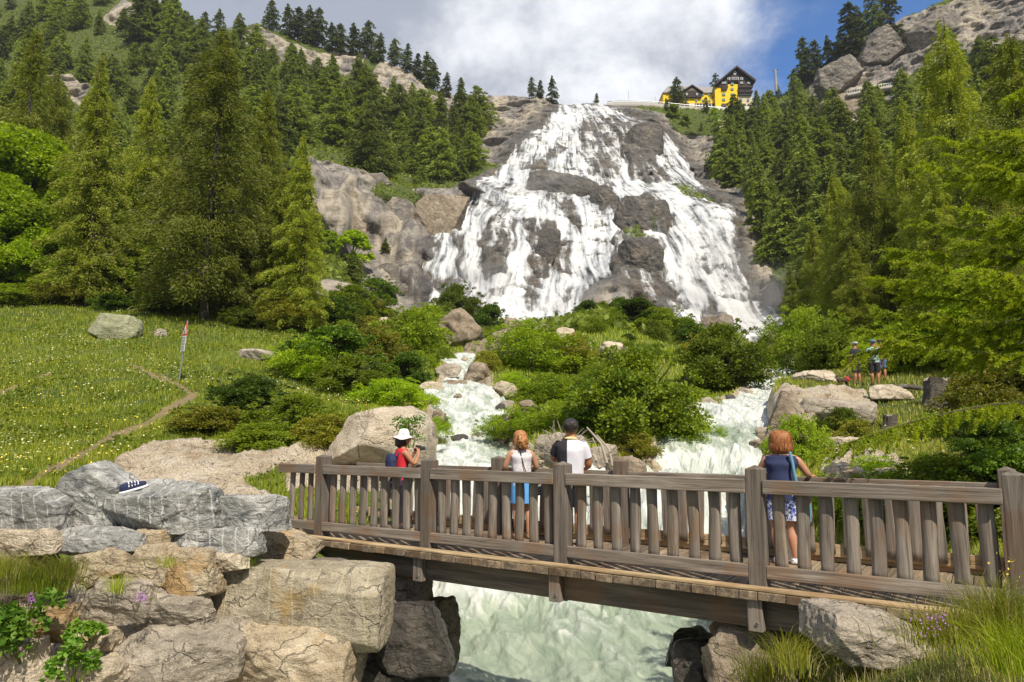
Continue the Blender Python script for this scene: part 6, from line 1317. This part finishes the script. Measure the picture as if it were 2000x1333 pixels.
wing = hbox('wing_wall', YW, 1298, 222, 1398, 176, 2, 12); hbox('wing_plinth', DG, 1302, 208.5, 1397, 199, 1.7, 2.0); hbox('wing_base', WP, 1299, 218, 1397, 208.5, 1.6, 2.0); hbox('porch', CW, 1347, 208.5, 1358, 199.5, 1.2, 1.7)
for i in range(14):
    x = 1314+i*5.9
    if not 1343 < x < 1360: hbox('ground_window', WF, x, 207.5, x+.7, 200, 1.55, 1.69)
hpoly('wing_roof', GR_, [(1295, 178.5), (1306, 166), (1398, 168), (1398, 179)], 1.2, 13)
dg = hpoly('dormer_gable', DW, [(1331, 188.5), (1331, 178), (1352.5, 166), (1372, 178), (1372, 188.5)], .9, 2.0)
hpoly('dormer_roof', DW, [(1329, 179.5), (1352.5, 164.5), (1374, 179), (1374, 181), (1352.5, 167), (1329, 181.5)], .2, 8, dg); hpoly('dormer_panel', flat_mat('olive_boards', (.16, .14, .10), .8), [(1344, 176), (1352.5, 170.5), (1361, 176)], .84, .9, dg)
def win(x, y, w=3.4, h=3.6, par=None, m=TS, d=1.6):
    f = hbox('window', m, x-w/2, y+h/2, x+w/2, y-h/2, d, d+.38, par); hbox('pane', GLs, x-w/2+.7, y+h/2-.7, x+w/2-.7, y-h/2+.7, d-.06, d, f); return f
for x in (1314, 1326, 1342, 1362, 1375, 1388): win(x, 193.5)
for x in (1314, 1326, 1375, 1387): win(x, 182)
for x in (1342, 1362): win(x, 183.3, 3, 4, dg, WF, .5)
for x in (1332, 1347, 1369): hbox('chimney', DG, x, 168, x+1.6, 160 if x == 1347 else 164.5, 6, 7)
# tall gabled house
hbox('tower_wall', YW, 1398, 222, 1441, 165, 0, 14); hbox('side_wall', CW, 1441, 222, 1469.5, 186, .3, 14); hbox('base', WP, 1398, 222, 1469.8, 208.8, -.35, 0)
gb = hpoly('gable', DW, [(1397, 171), (1397, 166), (1434.5, 136.5), (1470.5, 162), (1470.5, 170), (1441.5, 170), (1441.5, 160.5), (1421, 160.5), (1421, 170)], -.5, 13.5)
hpoly('roof', DW, [(1393.5, 170.5), (1395, 167), (1436.5, 132.5), (1474, 160), (1473, 164), (1436.5, 136), (1398, 168)], -2.2, 14.5, gb)
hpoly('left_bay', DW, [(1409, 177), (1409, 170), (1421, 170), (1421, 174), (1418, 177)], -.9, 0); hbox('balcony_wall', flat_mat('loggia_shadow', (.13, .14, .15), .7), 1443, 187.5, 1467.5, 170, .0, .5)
for y in (171.5, 180.5): hbox('balcony', DW, 1441.5, y+2.6, 1468.5, y-1, -1.5, 0)
dm = hpoly('gable_emblem', WF, [(1434.8, 140), (1438.8, 144), (1434.8, 148), (1430.8, 144)], -.62, -.5, gb); hpoly('emblem_centre', DW, [(1434.8, 142.4), (1436.6, 144.2), (1434.8, 146), (1433, 144.2)], -.68, -.62, dm)
for x, w in ((1422.5, 5), (1435, 13), (1447.5, 5)):
    f = win(x, 155.5, w, 4.6, gb, WF, -.9)
    for k in range(int(w//3)): hbox('mullion', DW, x-w/2+1+k*3, 157.4, x-w/2+1.8+k*3, 153.6, -1.02, -.96, f)
for x, w in ((1413, 8), (1447.5, 4.5), (1461.5, 4.5)): win(x, 163.8, w, 3.2, gb, WF, -.9)
for x, y in ((1430, 165), (1430, 174.5), (1430, 185), (1413.5, 185), (1430, 195), (1413.5, 195)): win(x, y, 5.5, 4.2, None, TS, -.45)
for x in (1447.5, 1461.5): win(x, 195, 3.6, 5, None, TS, -.2)
for y in (174, 184):
    for k in range(4): win(1447+k*5.4, y, 4.2, 3.8, None, WF, -.32)
for x in (1413.5, 1430): hbox('ground_window', DG, x-4.6, 211.5, x+4.6, 203.5, -.5, -.36)
for x in (1447, 1454.7, 1462.3): hpoly('arch', DG, [(x-2.6, 208.7), (x-2.6, 205.5), (x-1.6, 203.4), (x, 202.6), (x+1.6, 203.4), (x+2.6, 205.5), (x+2.6, 208.7)], .0, .29)
# road with parapet and rail along the lip
def ribbon(name, pts, w, h, m, parent=None, z0=0.):
    V = []
    for x, y, z in pts: V += [(x, y, z+z0), (x, y+w, z+z0), (x, y+w, z+z0+h), (x, y, z+z0+h)]
    F = []; n = len(pts)
    for i in range(n-1):
        for j in range(4): F.append((i*4+j, i*4+(j+1) % 4, i*4+4+(j+1) % 4, i*4+4+j))
    F += [(0, 1, 2, 3), (n*4-4, n*4-3, n*4-2, n*4-1)]
    return mesh_np(name, V, F, [m], smooth=False, parent=parent)
conc = flat_mat('concrete', (.36, .34, .32), .9, var=.2, scale=.6); rp = [(1186,202.5),(1200,200.5),(1225,200),(1260,201),(1290,203.5),(1330,207.5),(1370,211),(1410,214.5),(1450,217.5),(1482,219.5)]
P3 = [at(a, b, 309.5-(a-1186)*.006) for a, b in rp]
wl = empty('retaining_wall', P3[0], 0, 'long retaining wall with a guard rail carrying the road past the hotel', 'wall'); off = lambda L: [(x-P3[0][0], y-P3[0][1], z-P3[0][2]) for x, y, z in L]
ribbon('wall', off(P3), .6, -2.6, conc, wl); ribbon('coping', off(P3), .8, .18, flat_mat('pale_coping', (.46, .44, .42), .9), wl, .01)
ribbon('guard_rail', off(P3), .12, .3, alu, wl, .75); bm = bmesh.new()
for q in np.linspace(0, 1, 46):
    i = min(int(q*(len(P3)-1)), len(P3)-2); f = q*(len(P3)-1)-i; o = [P3[i][k]*(1-f)+P3[i+1][k]*f-P3[0][k] for k in range(3)]; box(bm, o[0]-.06, o[0]+.06, o[1]+.1, o[1]+.2, o[2]+.18, o[2]+.75)
bm_obj('rail_posts', bm, alu, wl)
rd = [(a, b, c+.05) for a, b, c in [at(x, y+.4, 311) for x, y in rp]]
tag(ribbon('road', rd, 16, -.3, flat_mat('asphalt', (.12, .12, .12), .9)), kind='structure')
for px, top, base, lb in ((1228, 178, 201, 'thin lamp post on the road left of the hotel'), (1281, 190, 203, 'short lamp post near the left corner of the hotel')):
    x, y, z = at(px, base, 312); h = at(px, top, 312)[2]-z; lp = empty('street_lamp', (x, y, z), 0, lb, 'street lamp')
    V, F = tube_np([(0, 0, 0), (0, 0, h*.6), (0, 0, h)], .09, 6); mesh_np('pole', V, F, [alu], parent=lp); bm = bmesh.new(); box(bm, -.35, .12, -.12, .12, h-.12, h+.05); bm_obj('lamp_head', bm, alu, lp)
x, y, z = at(1516, 172, 300); h = at(1516, 136, 300)[2]-z
pp = empty('power_pole', (x, y, z-2), 0, 'grey concrete power pole on the ridge right of the hotel', 'pole'); V, F = tube_np([(0, 0, 0), (0, 0, h*.5), (0, 0, h+2)], [.75, .55, .35], 8); mesh_np('pole', V, F, [conc], parent=pp)
for k, hh in ((0, h+1.6), (1, h+.8)): bm = bmesh.new(); box(bm, -1.0+k*.6, .7+k*.4, -.15, .15, hh, hh+.25); bm_obj('cross_arm', bm, conc, pp)
for dx in (-.9, .1, 1.0): V, F = tube_np([(dx, 0, h+1.4), (dx, 0, h+1.9), (dx, 0, h+2.2)], .14, 6); mesh_np('insulator', V, F, [DG], parent=pp)
# road gallery on the right cliff
gp = [(1655,183),(1680,178),(1705,173),(1730,169),(1752,166)]; G3 = [at(a, b, 250-(a-1655)*.02) for a, b in gp]; o3 = lambda L: [(x-G3[0][0], y-G3[0][1], z-G3[0][2]) for x, y, z in L]
gl = empty('rock_gallery', G3[0], 0, 'narrow road ledge with railing cut into the right cliff', 'road ledge'); ribbon('ledge', o3(G3), 7, -1.0, conc, gl); ribbon('railing', o3(G3), .15, .12, alu, gl, 1.0)
bm = bmesh.new()
for q in np.linspace(0, 1, 22):
    i = min(int(q*4), 3); f = q*4-i; o = [G3[i][k]*(1-f)+G3[i+1][k]*f-G3[0][k] for k in range(3)]; box(bm, o[0]-.07, o[0]+.07, o[1], o[1]+.12, o[2], o[2]+1.0)
bm_obj('railing_posts', bm, alu, gl); a0 = at(1750, 190, 247); a1 = at(1768, 166, 247); bm = bmesh.new(); box(bm, a0[0]-G3[0][0], a1[0]-G3[0][0], a0[1]-G3[0][1], a0[1]-G3[0][1]+8, a0[2]-G3[0][2], a1[2]-G3[0][2]); bm_obj('portal', bm, conc, gl, bevel=.1)
# ---------------------------------------------------------------- air and spray
def vol_mat(name, color, dens, aniso=0.2, fall=None):
    m, t = new_mat(name); t.n.remove(t.b); v = t.new('ShaderNodeVolumePrincipled'); v.inputs['Color'].default_value = col(color); v.inputs['Density'].default_value = dens; v.inputs['Anisotropy'].default_value = aniso
    if fall:
        P = t.new('ShaderNodeTexCoord').outputs['Object']; ln = t.new('ShaderNodeVectorMath', operation='LENGTH'); t.link(P, ln.inputs[0])
        f = t.math('SUBTRACT', 1.0, t.step(ln.outputs['Value'], .25, 1.0)); n = t.noise(P, 2.2, 3, .6); d = t.math('MULTIPLY', t.math('MULTIPLY', f, t.step(n, .35, .7)), dens); t.link(d, v.inputs['Density'])
    t.link(v.outputs[0], t.o.inputs['Volume']); return m
bm = bmesh.new(); box(bm, -620, 620, -60, 520, -70, 330); hz_ = bm_obj('haze', bm, vol_mat('haze', (.80, .88, 1.0), .00012)); tag(hz_, kind='stuff')
for px, py, D, rx, rz in ((1490, 600, 136, 14, 11), (1130, 590, 139, 12, 7), (930, 560, 141, 12, 9), (1385, 520, 146, 11, 14), (1060, 360, 192, 14, 6)):
    c = at(px, py, D); V, F = ICO[3]; o = mesh_np('spray', V, F, [vol_mat('spray', (1, 1, 1), .10, 0, True)]); o.location = (c[0], c[1], c[2]); o.scale = (rx, 6, rz); tag(o, 'soft white spray drifting at the foot of the falls', kind='stuff')
